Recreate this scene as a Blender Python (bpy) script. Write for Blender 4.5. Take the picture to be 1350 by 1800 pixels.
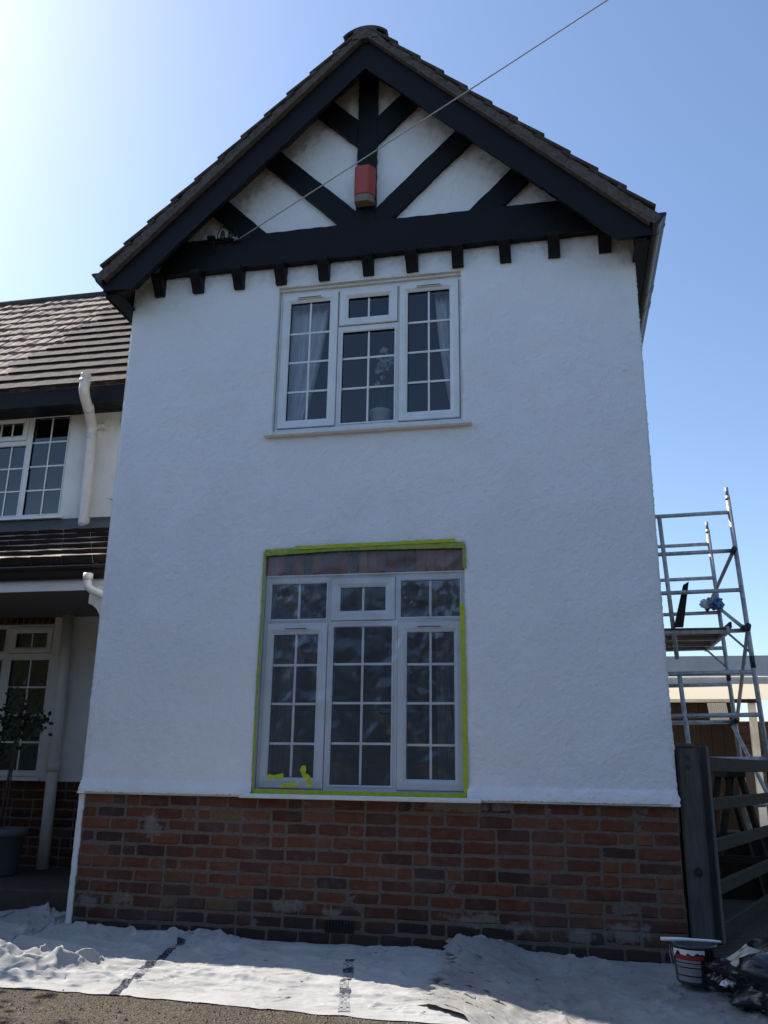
import bpy, bmesh, math, random
import numpy as np
from mathutils import Vector, Matrix

random.seed(7); np.random.seed(7)
for o in list(bpy.data.objects): bpy.data.objects.remove(o)
scene = bpy.context.scene
COL = scene.collection

# ------------------------------------------------------------------ camera
YAW, PITCH, ROLL = 0.205483843, 0.288578276, 0.0148443714
CAM = Vector((3.67335, -6.30829, 1.2))
fw = Vector((-math.sin(YAW)*math.cos(PITCH), math.cos(YAW)*math.cos(PITCH), math.sin(PITCH)))
r0 = Vector((math.cos(YAW), math.sin(YAW), 0)); u0 = r0.cross(fw)
rt = math.cos(ROLL)*r0 + math.sin(ROLL)*u0
up = -math.sin(ROLL)*r0 + math.cos(ROLL)*u0
cd = bpy.data.cameras.new('camera'); cam = bpy.data.objects.new('camera', cd); COL.objects.link(cam)
cam.matrix_world = Matrix(((rt.x, up.x, -fw.x, CAM.x), (rt.y, up.y, -fw.y, CAM.y), (rt.z, up.z, -fw.z, CAM.z), (0, 0, 0, 1)))
cd.sensor_fit = 'HORIZONTAL'; cd.sensor_width = 36.0; cd.lens = 1500/1350*36.0
cd.clip_start = 0.05; cd.clip_end = 2000
scene.camera = cam

# ------------------------------------------------------------------ sky and sun
SUN = Vector((-0.95, 0.38, 1.0)).normalized()          # towards the sun: left of and behind the house
ELEV = math.asin(SUN.z); AZ = math.atan2(SUN.x, SUN.y)
world = bpy.data.worlds.new('World'); scene.world = world; world.use_nodes = True
wn = world.node_tree.nodes; wl = world.node_tree.links
bg = wn['Background']; sky = wn.new('ShaderNodeTexSky'); sky.sky_type = 'NISHITA'
sky.sun_disc = False; sky.sun_elevation = ELEV; sky.sun_rotation = AZ
sky.air_density = 1.0; sky.dust_density = 1.0; sky.ozone_density = 3.4; sky.altitude = 60
wl.new(sky.outputs[0], bg.inputs[0]); bg.inputs[1].default_value = 0.125
sd = bpy.data.lights.new('sun', 'SUN'); sd.energy = 5.0; sd.angle = math.radians(0.53); sd.color = (1.0, 0.94, 0.85)
sun = bpy.data.objects.new('sun', sd); COL.objects.link(sun)
sun.rotation_euler = (-SUN).to_track_quat('-Z', 'Y').to_euler(); sun.location = (-20, 8, 20)
scene.render.engine = 'CYCLES'
scene.view_settings.view_transform = 'Standard'; scene.view_settings.look = 'None'
scene.view_settings.gamma = 1.0; scene.view_settings.exposure = 0.82
scene.view_settings.use_curve_mapping = False

# ------------------------------------------------------------------ helpers
class MB:
    """collects verts and faces of one mesh"""
    def __init__(s): s.v = []; s.f = []
    def add(s, vs, fs):
        n = len(s.v); s.v += [tuple(p) for p in vs]; s.f += [tuple(i+n for i in f) for f in fs]; return s
    def box(s, x0, x1, y0, y1, z0, z1):
        return s.add([(x0,y0,z0),(x1,y0,z0),(x1,y1,z0),(x0,y1,z0),(x0,y0,z1),(x1,y0,z1),(x1,y1,z1),(x0,y1,z1)],
              [(0,3,2,1),(4,5,6,7),(0,1,5,4),(1,2,6,5),(2,3,7,6),(3,0,4,7)])
    def prism(s, pts, y0, y1):            # pts in (x,z), extruded along y
        a = sum(pts[i][0]*pts[(i+1)%len(pts)][1]-pts[(i+1)%len(pts)][0]*pts[i][1] for i in range(len(pts)))
        if a < 0: pts = pts[::-1]
        n = len(pts)
        return s.add([(x,y0,z) for x,z in pts]+[(x,y1,z) for x,z in pts],
              [tuple(range(n)), tuple(range(2*n-1, n-1, -1))]+[(i, i+n, (i+1)%n+n, (i+1)%n) for i in range(n)])
    def prismx(s, pts, x0, x1):           # pts in (y,z), extruded along x
        a = sum(pts[i][0]*pts[(i+1)%len(pts)][1]-pts[(i+1)%len(pts)][0]*pts[i][1] for i in range(len(pts)))
        if a < 0: pts = pts[::-1]
        n = len(pts)
        return s.add([(x1,y,z) for y,z in pts]+[(x0,y,z) for y,z in pts],
              [tuple(range(n)), tuple(range(2*n-1, n-1, -1))]+[(i, i+n, (i+1)%n+n, (i+1)%n) for i in range(n)])
    def tube(s, path, r, n=10, cap=True):
        path = [Vector(p) for p in path]; rs = r if isinstance(r, (list, tuple)) else [r]*len(path)
        rings = []; last = None
        for i, p in enumerate(path):
            t = (path[min(i+1, len(path)-1)]-path[max(i-1, 0)]).normalized()
            a = last if last is not None else (Vector((0,0,1)) if abs(t.z) < .9 else Vector((1,0,0)))
            a = (a - t*a.dot(t)).normalized(); last = a; b = t.cross(a)
            rings.append([p+(a*math.cos(2*math.pi*k/n)+b*math.sin(2*math.pi*k/n))*rs[i] for k in range(n)])
        fs = []
        for i in range(len(path)-1):
            for k in range(n): fs.append((i*n+k, i*n+(k+1)%n, (i+1)*n+(k+1)%n, (i+1)*n+k))
        if cap: fs += [tuple(range(n-1, -1, -1)), tuple(range((len(path)-1)*n, len(path)*n))]
        return s.add([q for rg in rings for q in rg], fs)
    def lathe(s, prof, c, n=20, a0=0., a1=2*math.pi):   # prof: (r,z)
        full = abs(a1-a0-2*math.pi) < 1e-6; m = n if full else n+1
        vs = [(c[0]+r*math.cos(a0+(a1-a0)*k/n), c[1]+r*math.sin(a0+(a1-a0)*k/n), c[2]+z) for r, z in prof for k in range(m)]
        fs = [(i*m+k, i*m+(k+1)%m, (i+1)*m+(k+1)%m, (i+1)*m+k) for i in range(len(prof)-1) for k in range(n)]
        return s.add(vs, fs)
    def ring(s, o, i, prof):             # rectangles (x0,x1,z0,z1); prof: (t from outer to inner, y)
        loops = []
        for t, y in prof:
            x0, x1, z0, z1 = [o[k]+(i[k]-o[k])*t for k in range(4)]
            loops.append([(x0,y,z0),(x1,y,z0),(x1,y,z1),(x0,y,z1)])
        n = len(prof)
        return s.add([p for l in loops for p in l], [(a*4+k, a*4+(k+1)%4, (a+1)*4+(k+1)%4, (a+1)*4+k) for a in range(n-1) for k in range(4)])
    def holes(s, rect, hs, y0, y1):      # plate with rectangular holes
        xs = sorted({rect[0], rect[1]} | {v for h in hs for v in h[:2]}); zs = sorted({rect[2], rect[3]} | {v for h in hs for v in h[2:]})
        solid = {}
        for a in range(len(xs)-1):
            for b in range(len(zs)-1):
                cx, cz = (xs[a]+xs[a+1])/2, (zs[b]+zs[b+1])/2
                solid[a, b] = not any(h[0] < cx < h[1] and h[2] < cz < h[3] for h in hs)
        for (a, b), ok in solid.items():
            if not ok: continue
            X0, X1, Z0, Z1 = xs[a], xs[a+1], zs[b], zs[b+1]
            s.add([(X0,y0,Z0),(X1,y0,Z0),(X1,y0,Z1),(X0,y0,Z1)], [(0,1,2,3)]); s.add([(X0,y1,Z0),(X1,y1,Z0),(X1,y1,Z1),(X0,y1,Z1)], [(3,2,1,0)])
            if not solid.get((a-1, b)): s.add([(X0,y0,Z0),(X0,y1,Z0),(X0,y1,Z1),(X0,y0,Z1)], [(3,2,1,0)])
            if not solid.get((a+1, b)): s.add([(X1,y0,Z0),(X1,y1,Z0),(X1,y1,Z1),(X1,y0,Z1)], [(0,1,2,3)])
            if not solid.get((a, b-1)): s.add([(X0,y0,Z0),(X1,y0,Z0),(X1,y1,Z0),(X0,y1,Z0)], [(3,2,1,0)])
            if not solid.get((a, b+1)): s.add([(X0,y0,Z1),(X1,y0,Z1),(X1,y1,Z1),(X0,y1,Z1)], [(0,1,2,3)])
        return s
    def mesh(s, name, mat, smooth=False):
        me = bpy.data.meshes.new(name); me.from_pydata(s.v, [], s.f); me.materials.append(mat)
        if smooth: me.shade_smooth()
        me.update(); return me
    def build(s, name, mat, parent=None, smooth=False, bevel=0., seg=1):
        o = bpy.data.objects.new(name, s.mesh(name, mat, smooth)); COL.objects.link(o)
        if parent is not None: o.parent = parent
        if bevel:
            bm = bmesh.new(); bm.from_mesh(o.data); bmesh.ops.remove_doubles(bm, verts=bm.verts, dist=1e-5)
            bm.normal_update()
            es = [e for e in bm.edges if len(e.link_faces) == 2 and e.calc_face_angle(0) > .5]
            bmesh.ops.bevel(bm, geom=es, offset=bevel, segments=seg, affect='EDGES'); bm.to_mesh(o.data); bm.free()
        return o

def tag(o, label, cat, group=None):
    o['label'] = label; o['category'] = cat
    if group: o['group'] = group
    return o
def thing(name, label, cat, loc=(0,0,0), group=None):
    o = bpy.data.objects.new(name, None); COL.objects.link(o); o.location = loc; o.empty_display_size = .1
    return tag(o, label, cat, group)
def keep(parent, *objs):                 # parts are modelled in place: parent without moving them
    bpy.context.view_layer.update()
    for o in objs: o.parent = parent; o.matrix_parent_inverse = parent.matrix_world.inverted()
def inst(me, name, parent, loc, rot=(0,0,0), sc=(1,1,1)):
    o = bpy.data.objects.new(name, me); COL.objects.link(o); o.location = loc; o.rotation_euler = rot; o.scale = sc
    if parent is not None: o.parent = parent
    return o
def field(nx, ny, lo, hi, seed):         # band-limited random relief, wavelengths lo..hi in cells
    rs = np.random.RandomState(seed); g = rs.randn(nx, ny); F = np.fft.fft2(g)
    fx = np.fft.fftfreq(nx)[:, None]; fy = np.fft.fftfreq(ny)[None, :]; k = np.sqrt(fx*fx+fy*fy)+1e-9
    m = np.exp(-(k*lo)**2)*(1-np.exp(-(k*hi)**2)); h = np.real(np.fft.ifft2(F*m)); return h/h.std()
def sstep(a, b, x): t = np.clip((x-a)/(b-a), 0, 1); return t*t*(3-2*t)

# ------------------------------------------------------------------ materials
def mat(name, color=(.5,.5,.5), rough=.7, spec=.3, metal=0.):
    m = bpy.data.materials.new(name); m.use_nodes = True; b = m.node_tree.nodes['Principled BSDF']
    b.inputs['Base Color'].default_value = (*color, 1); b.inputs['Roughness'].default_value = rough
    b.inputs['Specular IOR Level'].default_value = spec; b.inputs['Metallic'].default_value = metal
    return m
def N(m, t): return m.node_tree.nodes.new(t)
def L(m, a, b): m.node_tree.links.new(a, b)
def coords(m, kind='Object', scale=(1,1,1)):
    tc = N(m, 'ShaderNodeTexCoord'); mp = N(m, 'ShaderNodeMapping'); mp.inputs['Scale'].default_value = scale
    L(m, tc.outputs[kind], mp.inputs[0]); return mp.outputs[0]
def pos(m, scale=(1,1,1)):
    g = N(m, 'ShaderNodeNewGeometry'); mp = N(m, 'ShaderNodeMapping'); mp.inputs['Scale'].default_value = scale
    L(m, g.outputs['Position'], mp.inputs[0]); return mp.outputs[0]
def noise(m, vec, scale, detail=4., rough=.55, dist=0.):
    n = N(m, 'ShaderNodeTexNoise'); n.inputs['Scale'].default_value = scale; n.inputs['Detail'].default_value = detail
    n.inputs['Roughness'].default_value = rough; n.inputs['Distortion'].default_value = dist
    L(m, vec, n.inputs['Vector']); return n.outputs['Fac']
def ramp(m, fac, stops, interp='LINEAR'):
    r = N(m, 'ShaderNodeValToRGB'); r.color_ramp.interpolation = interp; e = r.color_ramp.elements
    while len(e) < len(stops): e.new(.5)
    for k, (p, c) in enumerate(stops):
        e[k].position = p; e[k].color = (*c, 1) if not isinstance(c, (int, float)) else (c, c, c, 1)
    L(m, fac, r.inputs[0]); return r.outputs[0]
def mix(m, fac, a, b, mode='MIX'):
    x = N(m, 'ShaderNodeMix'); x.data_type = 'RGBA'; x.blend_type = mode
    for s, v in ((x.inputs[0], fac), (x.inputs[6], a), (x.inputs[7], b)):
        if isinstance(v, (int, float)): s.default_value = v
        elif isinstance(v, tuple): s.default_value = (*v, 1)
        else: L(m, v, s)
    return x.outputs[2]
def math_(m, op, a, b=None, clamp=False):
    x = N(m, 'ShaderNodeMath'); x.operation = op; x.use_clamp = clamp
    for s, v in ((x.inputs[0], a), (x.inputs[1], b)):
        if v is None: continue
        if isinstance(v, (int, float)): s.default_value = v
        else: L(m, v, s)
    return x.outputs[0]
def bump(m, h, strength=.3, dist=.01, prev=None):
    b = N(m, 'ShaderNodeBump'); b.inputs['Strength'].default_value = strength; b.inputs['Distance'].default_value = dist
    L(m, h, b.inputs['Height'])
    if prev is not None: L(m, prev, b.inputs['Normal'])
    L(m, b.outputs[0], m.node_tree.nodes['Principled BSDF'].inputs['Normal']); return b.outputs[0]
def base(m, c): L(m, c, m.node_tree.nodes['Principled BSDF'].inputs['Base Color'])
def rough_in(m, c): L(m, c, m.node_tree.nodes['Principled BSDF'].inputs['Roughness'])

M = {}
# freshly painted textured render, with a grime attribute for the strip the brush missed under the verge
m = M['render'] = mat('white_render', (.8,.8,.8), .75, .25)
p = pos(m); n1 = noise(m, p, 1.3, 5); n2 = noise(m, p, 85, 5, .65); n3 = noise(m, p, 210, 3)
c = mix(m, ramp(m, n1, [(.35, 0.), (.7, 1.)]), (.87,.872,.875), (.82,.825,.832))
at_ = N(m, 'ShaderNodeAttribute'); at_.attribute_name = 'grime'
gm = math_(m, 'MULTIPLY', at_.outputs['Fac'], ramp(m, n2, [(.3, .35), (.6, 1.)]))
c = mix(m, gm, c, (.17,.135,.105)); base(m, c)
b1 = bump(m, n2, .85, .007); bump(m, n3, .4, .003, b1)
m = M['wall_side'] = mat('white_render_side', (.78,.77,.75), .8, .2); p = pos(m); n2 = noise(m, p, 60, 4, .6); bump(m, n2, .6, .008)
base(m, mix(m, ramp(m, noise(m, p, 3, 5), [(.4, 0.), (.75, 1.)]), (.78,.77,.74), (.66,.64,.6)))
def black(name, col, r):
    m = mat(name, col, r, .18); p = pos(m); n = noise(m, p, 9, 5, .6); g = noise(m, pos(m, (30,30,4)), 4, 4)
    base(m, mix(m, ramp(m, n, [(.35, 0.), (.75, 1.)]), col, tuple(v*1.7 for v in col))); rough_in(m, ramp(m, n, [(.3, r-.12), (.7, r+.15)]))
    bump(m, g, .25, .004); return m
M['timber'] = black('black_timber_paint', (.0065,.0067,.0078), .5)
M['pvc_black'] = mat('black_gutter_plastic', (.011,.011,.012), .42, .4)
m = M['upvc'] = mat('white_window_plastic', (.78,.79,.8), .3, .45); base(m, mix(m, ramp(m, noise(m, pos(m), 6, 4), [(.45, 0.), (.8, 1.)]), (.79,.8,.8), (.68,.68,.67)))
m = M['sill'] = mat('cream_painted_sill', (.75,.74,.7), .5, .3); base(m, mix(m, ramp(m, noise(m, pos(m), 20, 4), [(.45, 0.), (.8, 1.)]), (.76,.75,.71), (.62,.6,.55)))
m = M['pipe'] = mat('white_pipe_plastic', (.66,.64,.6), .38, .4); base(m, mix(m, ramp(m, noise(m, pos(m), 14, 4), [(.4, 0.), (.8, 1.)]), (.68,.66,.62), (.6,.575,.53)))
m = M['vent_slot'] = mat('dark_vent_slot', (.05,.05,.05), .5)
m = M['gasket'] = mat('black_gasket', (.02,.02,.022), .6)

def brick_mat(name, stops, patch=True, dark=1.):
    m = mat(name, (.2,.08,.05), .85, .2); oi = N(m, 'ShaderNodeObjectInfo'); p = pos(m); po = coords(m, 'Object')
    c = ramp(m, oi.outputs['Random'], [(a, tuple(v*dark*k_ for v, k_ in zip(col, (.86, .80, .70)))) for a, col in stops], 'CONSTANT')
    f = noise(m, p, 38, 6, .65); c = mix(m, ramp(m, f, [(.3, 0.), (.72, .8)]), c, mix(m, .55, c, (.05,.03,.028)))
    g = noise(m, pos(m, (1,1,.8)), 14, 3); c = mix(m, ramp(m, g, [(.52, 0.), (.8, .6)]), c, mix(m, .4, c, (.30,.15,.09)))
    if patch:
        w = noise(m, pos(m, (.7,1,1.4)), 5.5, 5, .6, .4)
        c = mix(m, ramp(m, w, [(.58, 0.), (.72, .3)]), c, (.22,.17,.14))         # cement smears and paint haze
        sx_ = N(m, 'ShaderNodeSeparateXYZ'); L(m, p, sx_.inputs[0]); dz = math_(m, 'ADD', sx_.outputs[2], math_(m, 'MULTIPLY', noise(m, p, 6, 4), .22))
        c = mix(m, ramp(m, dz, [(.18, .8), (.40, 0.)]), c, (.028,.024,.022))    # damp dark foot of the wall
        w2 = noise(m, p, 2.4, 3); c = mix(m, ramp(m, w2, [(.45, 0.), (.75, .10)]), c, (.30,.29,.29)); c = smears(m, c)
    base(m, c); bump(m, f, .6, .006); return m
BR = [(0., (.175,.066,.038)), (.16, (.13,.05,.034)), (.3, (.19,.074,.040)), (.42, (.095,.042,.034)), (.53, (.16,.058,.034)), (.65, (.06,.036,.033)), (.73, (.18,.078,.044)), (.81, (.115,.05,.036)), (.9, (.205,.09,.047)), (.97, (.21,.14,.07))]
PATCH = ((.16,.205,.12,.06), (.42,.225,.10,.055), (1.72,.24,.15,.055), (2.02,.21,.08,.06), (3.02,.205,.22,.05), (3.34,.165,.12,.05), (4.02,.175,.18,.08), (.60,.735,.09,.12), (3.72,.13,.10,.06), (2.9,.93,.3,.05))
def smears(m, c, amount=.6):
    # old cement smeared over the lowest courses: soft ragged patches
    g = N(m, 'ShaderNodeNewGeometry'); tot = None; nz_ = noise(m, g.outputs['Position'], 16, 5, .65)
    for (px_, pz_, rx_, rz_) in PATCH:
        mp = N(m, 'ShaderNodeMapping'); mp.vector_type = 'TEXTURE'; mp.inputs['Location'].default_value = (px_, 0, pz_); mp.inputs['Scale'].default_value = (rx_, 1, rz_)
        L(m, g.outputs['Position'], mp.inputs[0]); ln = N(m, 'ShaderNodeVectorMath'); ln.operation = 'LENGTH'; L(m, mp.outputs[0], ln.inputs[0])
        tot = ln.outputs['Value'] if tot is None else math_(m, 'MINIMUM', tot, ln.outputs['Value'])
    d = math_(m, 'ADD', tot, math_(m, 'MULTIPLY', math_(m, 'SUBTRACT', nz_, .5), 2.6))
    return mix(m, ramp(m, d, [(.45, amount), (.95, 0.)]), c, mix(m, nz_, (.30,.27,.235), (.20,.18,.155)))
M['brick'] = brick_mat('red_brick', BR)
M['brick_dark'] = brick_mat('shaded_red_brick', BR, False, .6)  # same red brick, its colour darkened to stand for the porch shade
m = M['mortar'] = mat('mortar', (.26,.22,.19), .95, .1); p = pos(m); f = noise(m, p, 60, 5, .6)
base(m, smears(m, mix(m, ramp(m, f, [(.3, 0.), (.75, 1.)]), (.185,.146,.118), (.105,.083,.069)))); bump(m, f, .7, .006)
m = M['cement'] = mat('grey_cement_smear', (.34,.32,.29), .95, .1); p = pos(m); f = noise(m, p, 45, 5, .65)
base(m, mix(m, ramp(m, f, [(.3, 0.), (.7, 1.)]), (.36,.34,.31), (.2,.185,.17))); bump(m, f, .8, .008)

def tile_mat(name, c0, c1, lich, amt):
    m = mat(name, c0, .9, .2); oi = N(m, 'ShaderNodeObjectInfo'); p = pos(m)
    c = mix(m, oi.outputs['Random'], c0, c1); f = noise(m, p, 26, 6, .65); l = noise(m, p, 11, 6, .7)
    c = mix(m, ramp(m, f, [(.35, 0.), (.75, .7)]), c, tuple(v*.45 for v in c0))
    c = mix(m, ramp(m, l, [(.60-amt*.22, 0.), (.72-amt*.1, amt)]), c, lich); base(m, c); bump(m, f, .8, .01); return m
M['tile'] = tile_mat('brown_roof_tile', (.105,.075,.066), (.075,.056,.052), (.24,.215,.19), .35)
M['tile_lit'] = tile_mat('sunlit_tone_tile', (.30,.22,.18), (.25,.18,.145), (.42,.36,.30), .8)  # paler copy: sunlight on the left roof is put into the tile colour
m = M['tile_edge'] = mat('shaded_dirty_tile_edge', (.032,.025,.022), .95, .1); bump(m, noise(m, pos(m), 40, 4), .6, .008)  # butt faces darkened in colour: shade under each course plus dirt
M['tile_verge'] = tile_mat('weathered_verge_tile', (.085,.066,.056), (.06,.048,.042), (.2,.18,.15), .45)
M['tile_leanto'] = tile_mat('porch_roof_tile', (.22,.155,.13), (.15,.11,.095), (.50,.45,.40), .7)
m = M['undercloak'] = mat('verge_mortar', (.16,.145,.13), .95, .1); p = pos(m); f = noise(m, p, 30, 6, .65)
base(m, mix(m, ramp(m, f, [(.3, 0.), (.7, 1.)]), (.155,.13,.11), (.065,.054,.046))); bump(m, f, .8, .012)
m = M['lead'] = mat('lead_flashing', (.10,.105,.12), .55, .3); f = noise(m, pos(m), 12, 5); base(m, mix(m, f, (.045,.048,.056), (.10,.10,.107))); bump(m, f, .4, .01)

# glass: clear pane with a fresnel reflection
m = bpy.data.materials.new('window_glass'); m.use_nodes = True; M['glass'] = m; nt = m.node_tree; nt.nodes.remove(nt.nodes['Principled BSDF'])
tr = N(m, 'ShaderNodeBsdfTransparent'); tr.inputs[0].default_value = (.85,.88,.91, 1)
gl = N(m, 'ShaderNodeBsdfGlossy'); gl.inputs['Roughness'].default_value = .015; gl.inputs[0].default_value = (.95,.97,1, 1)
fr = N(m, 'ShaderNodeFresnel'); fr.inputs[0].default_value = 1.5; f2 = math_(m, 'MULTIPLY', fr.outputs[0], 1.8, True)
ms = N(m, 'ShaderNodeMixShader'); L(m, f2, ms.inputs[0]); L(m, tr.outputs[0], ms.inputs[1]); L(m, gl.outputs[0], ms.inputs[2])
bn = N(m, 'ShaderNodeBump'); bn.inputs['Strength'].default_value = .02; bn.inputs['Distance'].default_value = .01; L(m, noise(m, pos(m), 3, 2), bn.inputs['Height']); L(m, bn.outputs[0], gl.inputs['Normal'])
L(m, ms.outputs[0], nt.nodes['Material Output'].inputs[0])
# masking film: thin clear polythene, slightly milky
m = bpy.data.materials.new('polythene_film'); m.use_nodes = True; M['film'] = m; nt = m.node_tree; nt.nodes.remove(nt.nodes['Principled BSDF'])
tr = N(m, 'ShaderNodeBsdfTransparent'); tr.inputs[0].default_value = (.93,.95,.97, 1)
gl = N(m, 'ShaderNodeBsdfGlossy'); gl.inputs['Roughness'].default_value = .3
df = N(m, 'ShaderNodeBsdfDiffuse'); df.inputs[0].default_value = (.56,.64,.78, 1)
a1 = N(m, 'ShaderNodeMixShader'); a1.inputs[0].default_value = .5; L(m, gl.outputs[0], a1.inputs[1]); L(m, df.outputs[0], a1.inputs[2])
fr = N(m, 'ShaderNodeLayerWeight'); fr.inputs[0].default_value = .35
fk = math_(m, 'MULTIPLY_ADD', fr.outputs['Facing'], .5, True); m.node_tree.nodes[-1].inputs[2].default_value = .12
ms = N(m, 'ShaderNodeMixShader'); L(m, fk, ms.inputs[0]); L(m, tr.outputs[0], ms.inputs[1]); L(m, a1.outputs[0], ms.inputs[2])
L(m, ms.outputs[0], nt.nodes['Material Output'].inputs[0])

m = M['room'] = mat('dim_room_walls', (.16,.15,.15), .9, .1)
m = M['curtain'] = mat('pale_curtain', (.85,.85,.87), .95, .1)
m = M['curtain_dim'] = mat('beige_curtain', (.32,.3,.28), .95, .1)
def tape_mat(name, a, b):
    m = mat(name, a, .5, .3); f = noise(m, pos(m), 22, 4, .6); base(m, mix(m, ramp(m, f, [(.4, 0.), (.65, 1.)]), a, b)); bump(m, noise(m, pos(m), 60, 4), .5, .004); return m
M['tape'] = tape_mat('yellow_green_tape', (.50,.52,.025), (.36,.44,.05))
M['tape_green'] = tape_mat('green_tape', (.22,.32,.07), (.38,.42,.05))
m = M['red_box'] = mat('faded_red_alarm_plastic', (.42,.075,.06), .45, .4); f = noise(m, pos(m), 7, 4); base(m, mix(m, f, (.34,.05,.04), (.46,.09,.07)))
m = M['box_base'] = mat('alarm_box_grimy_base', (.2,.17,.13), .7); 
m = M['cable'] = mat('grey_cable', (.42,.42,.42), .5, .3)
m = M['ceramic'] = mat('black_ceramic', (.02,.02,.022), .25, .5)
m = M['galv'] = mat('galvanised_bracket', (.25,.25,.26), .5, .5, .6)
def cloth_mat(name, ca, cb, dirt):
    m = mat(name, ca, .95, .1); p = pos(m); f = noise(m, p, 2.6, 6, .6); g = noise(m, p, 90, 4); s = noise(m, p, 17, 5, .7)
    c = mix(m, ramp(m, f, [(.35, 0.), (.7, 1.)]), ca, cb); c = mix(m, ramp(m, s, [(.62, 0.), (.74, dirt)]), c, tuple(v*.45 for v in cb))
    base(m, c); b1 = bump(m, noise(m, pos(m, (1,2.2,1)), 6, 4, .5, .8), .35, .02); bump(m, g, .15, .003, b1); return m, c
m, c = cloth_mat('white_dust_sheet_cotton', (.40,.395,.385), (.31,.305,.295), .4); M['sheet_a'] = m
def strip(m, c, p0, p1, seed, w=.028):
    # printed blue selvedge marks: blocks along the line p0-p1
    ang = math.atan2(p1[1]-p0[1], p1[0]-p0[0]); ln = math.hypot(p1[0]-p0[0], p1[1]-p0[1])
    g = N(m, 'ShaderNodeNewGeometry'); mp = N(m, 'ShaderNodeMapping'); mp.vector_type = 'TEXTURE'
    mp.inputs['Location'].default_value = (p0[0], p0[1], 0); mp.inputs['Rotation'].default_value = (0, 0, ang); L(m, g.outputs['Position'], mp.inputs[0])
    sx = N(m, 'ShaderNodeSeparateXYZ'); L(m, mp.outputs[0], sx.inputs[0])
    wob = math_(m, 'MULTIPLY', math_(m, 'SUBTRACT', noise(m, g.outputs['Position'], 3.5, 2), .5), .07)
    v = math_(m, 'ABSOLUTE', math_(m, 'ADD', sx.outputs[1], wob))
    inside = math_(m, 'MULTIPLY', math_(m, 'LESS_THAN', v, w), math_(m, 'MULTIPLY', math_(m, 'GREATER_THAN', sx.outputs[0], 0.), math_(m, 'LESS_THAN', sx.outputs[0], ln)))
    wn_ = N(m, 'ShaderNodeTexWhiteNoise'); wn_.noise_dimensions = '1D'; L(m, math_(m, 'ADD', math_(m, 'FLOOR', math_(m, 'MULTIPLY', sx.outputs[0], 11.)), seed), wn_.inputs['W'])
    blk = math_(m, 'GREATER_THAN', wn_.outputs[0], .35)
    cells = N(m, 'ShaderNodeTexChecker'); cells.inputs['Scale'].default_value = 60; L(m, mp.outputs[0], cells.inputs[0])
    det = math_(m, 'MAXIMUM', blk, math_(m, 'MULTIPLY', cells.outputs[1], .7))
    wear = ramp(m, noise(m, g.outputs['Position'], 60, 4), [(.35, .65), (.6, 1.)])
    return mix(m, math_(m, 'MULTIPLY', math_(m, 'MULTIPLY', inside, det), wear), c, (.010,.012,.035))
c = strip(m, c, (1.03,-.26), (1.26,-1.62), 3.); c = strip(m, c, (2.29,-.52), (2.52,-1.62), 17.); base(m, c)
M['sheet_b'], _ = cloth_mat('grey_stained_dust_sheet_cotton', (.29,.281,.268), (.21,.203,.193), .45)
m = M['ground'] = mat('gravelly_tarmac', (.08,.064,.048), .95, .15); p = pos(m); f = noise(m, p, 70, 6, .7); g = noise(m, p, 1.7, 5)
vo = N(m, 'ShaderNodeTexVoronoi'); vo.inputs['Scale'].default_value = 75; L(m, p, vo.inputs[0])
c = mix(m, ramp(m, f, [(.3, 0.), (.7, 1.)]), (.04,.033,.026), (.125,.099,.073)); c = mix(m, math_(m, 'MULTIPLY', ramp(m, vo.outputs['Color'], [(.55, 0.), (.8, .8)]), .8), c, (.18,.148,.113))
c = mix(m, ramp(m, g, [(.4, 0.), (.7, .5)]), c, (.05,.042,.034)); base(m, c); b1 = bump(m, vo.outputs['Distance'], .8, .012); bump(m, f, .7, .01, b1)
m = M['stone'] = mat('gravel_stone', (.2,.165,.125), .9, .2); oi = noise(m, pos(m), 40, 3); base(m, ramp(m, oi, [(.3, (.075,.06,.045)), (.5, (.15,.122,.092)), (.7, (.23,.198,.16))]))
m = M['slab'] = mat('porch_concrete', (.07,.06,.048), .95, .1); f = noise(m, pos(m), 9, 6); base(m, mix(m, f, (.05,.043,.034), (.095,.082,.066))); bump(m, f, .4, .01)
m = M['bounce_paving'] = mat('pale_bounce_concrete', (.42,.40,.36), .9, .1); f = noise(m, pos(m), 5, 6); base(m, mix(m, f, (.46,.43,.38), (.34,.32,.28)))
def wood(name, a, b, sc=(3,3,.35)):
    m = mat(name, a, .85, .15); g = noise(m, pos(m, sc), 14, 6, .65, .6); f = noise(m, pos(m), 4, 4)
    c = mix(m, ramp(m, g, [(.3, 0.), (.7, 1.)]), a, b); base(m, mix(m, ramp(m, f, [(.45, 0.), (.75, .6)]), c, tuple(v*.55 for v in a))); bump(m, g, .5, .006); return m
M['wood_grey'] = wood('weathered_grey_timber', (.115,.108,.10), (.066,.061,.055))
M['wood_gate'] = wood('weathered_gate_timber', (.055,.042,.031), (.026,.02,.015), (.35,.35,4))
M['wood_dark'] = wood('dark_shed_boards', (.035,.024,.018), (.018,.013,.011))
M['wood_ply'] = wood('platform_plywood', (.16,.10,.06), (.10,.065,.042), (3,.4,3))
m = M['alu'] = mat('scaffold_aluminium', (.42,.42,.43), .5, .4, .5); f = noise(m, pos(m), 18, 5, .6); base(m, mix(m, ramp(m, f, [(.4, 0.), (.7, 1.)]), (.44,.44,.45), (.28,.27,.26))); rough_in(m, ramp(m, f, [(.3, .45), (.7, .7)]))
m = M['hook'] = mat('black_brace_hook', (.03,.03,.033), .5, .4)
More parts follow.
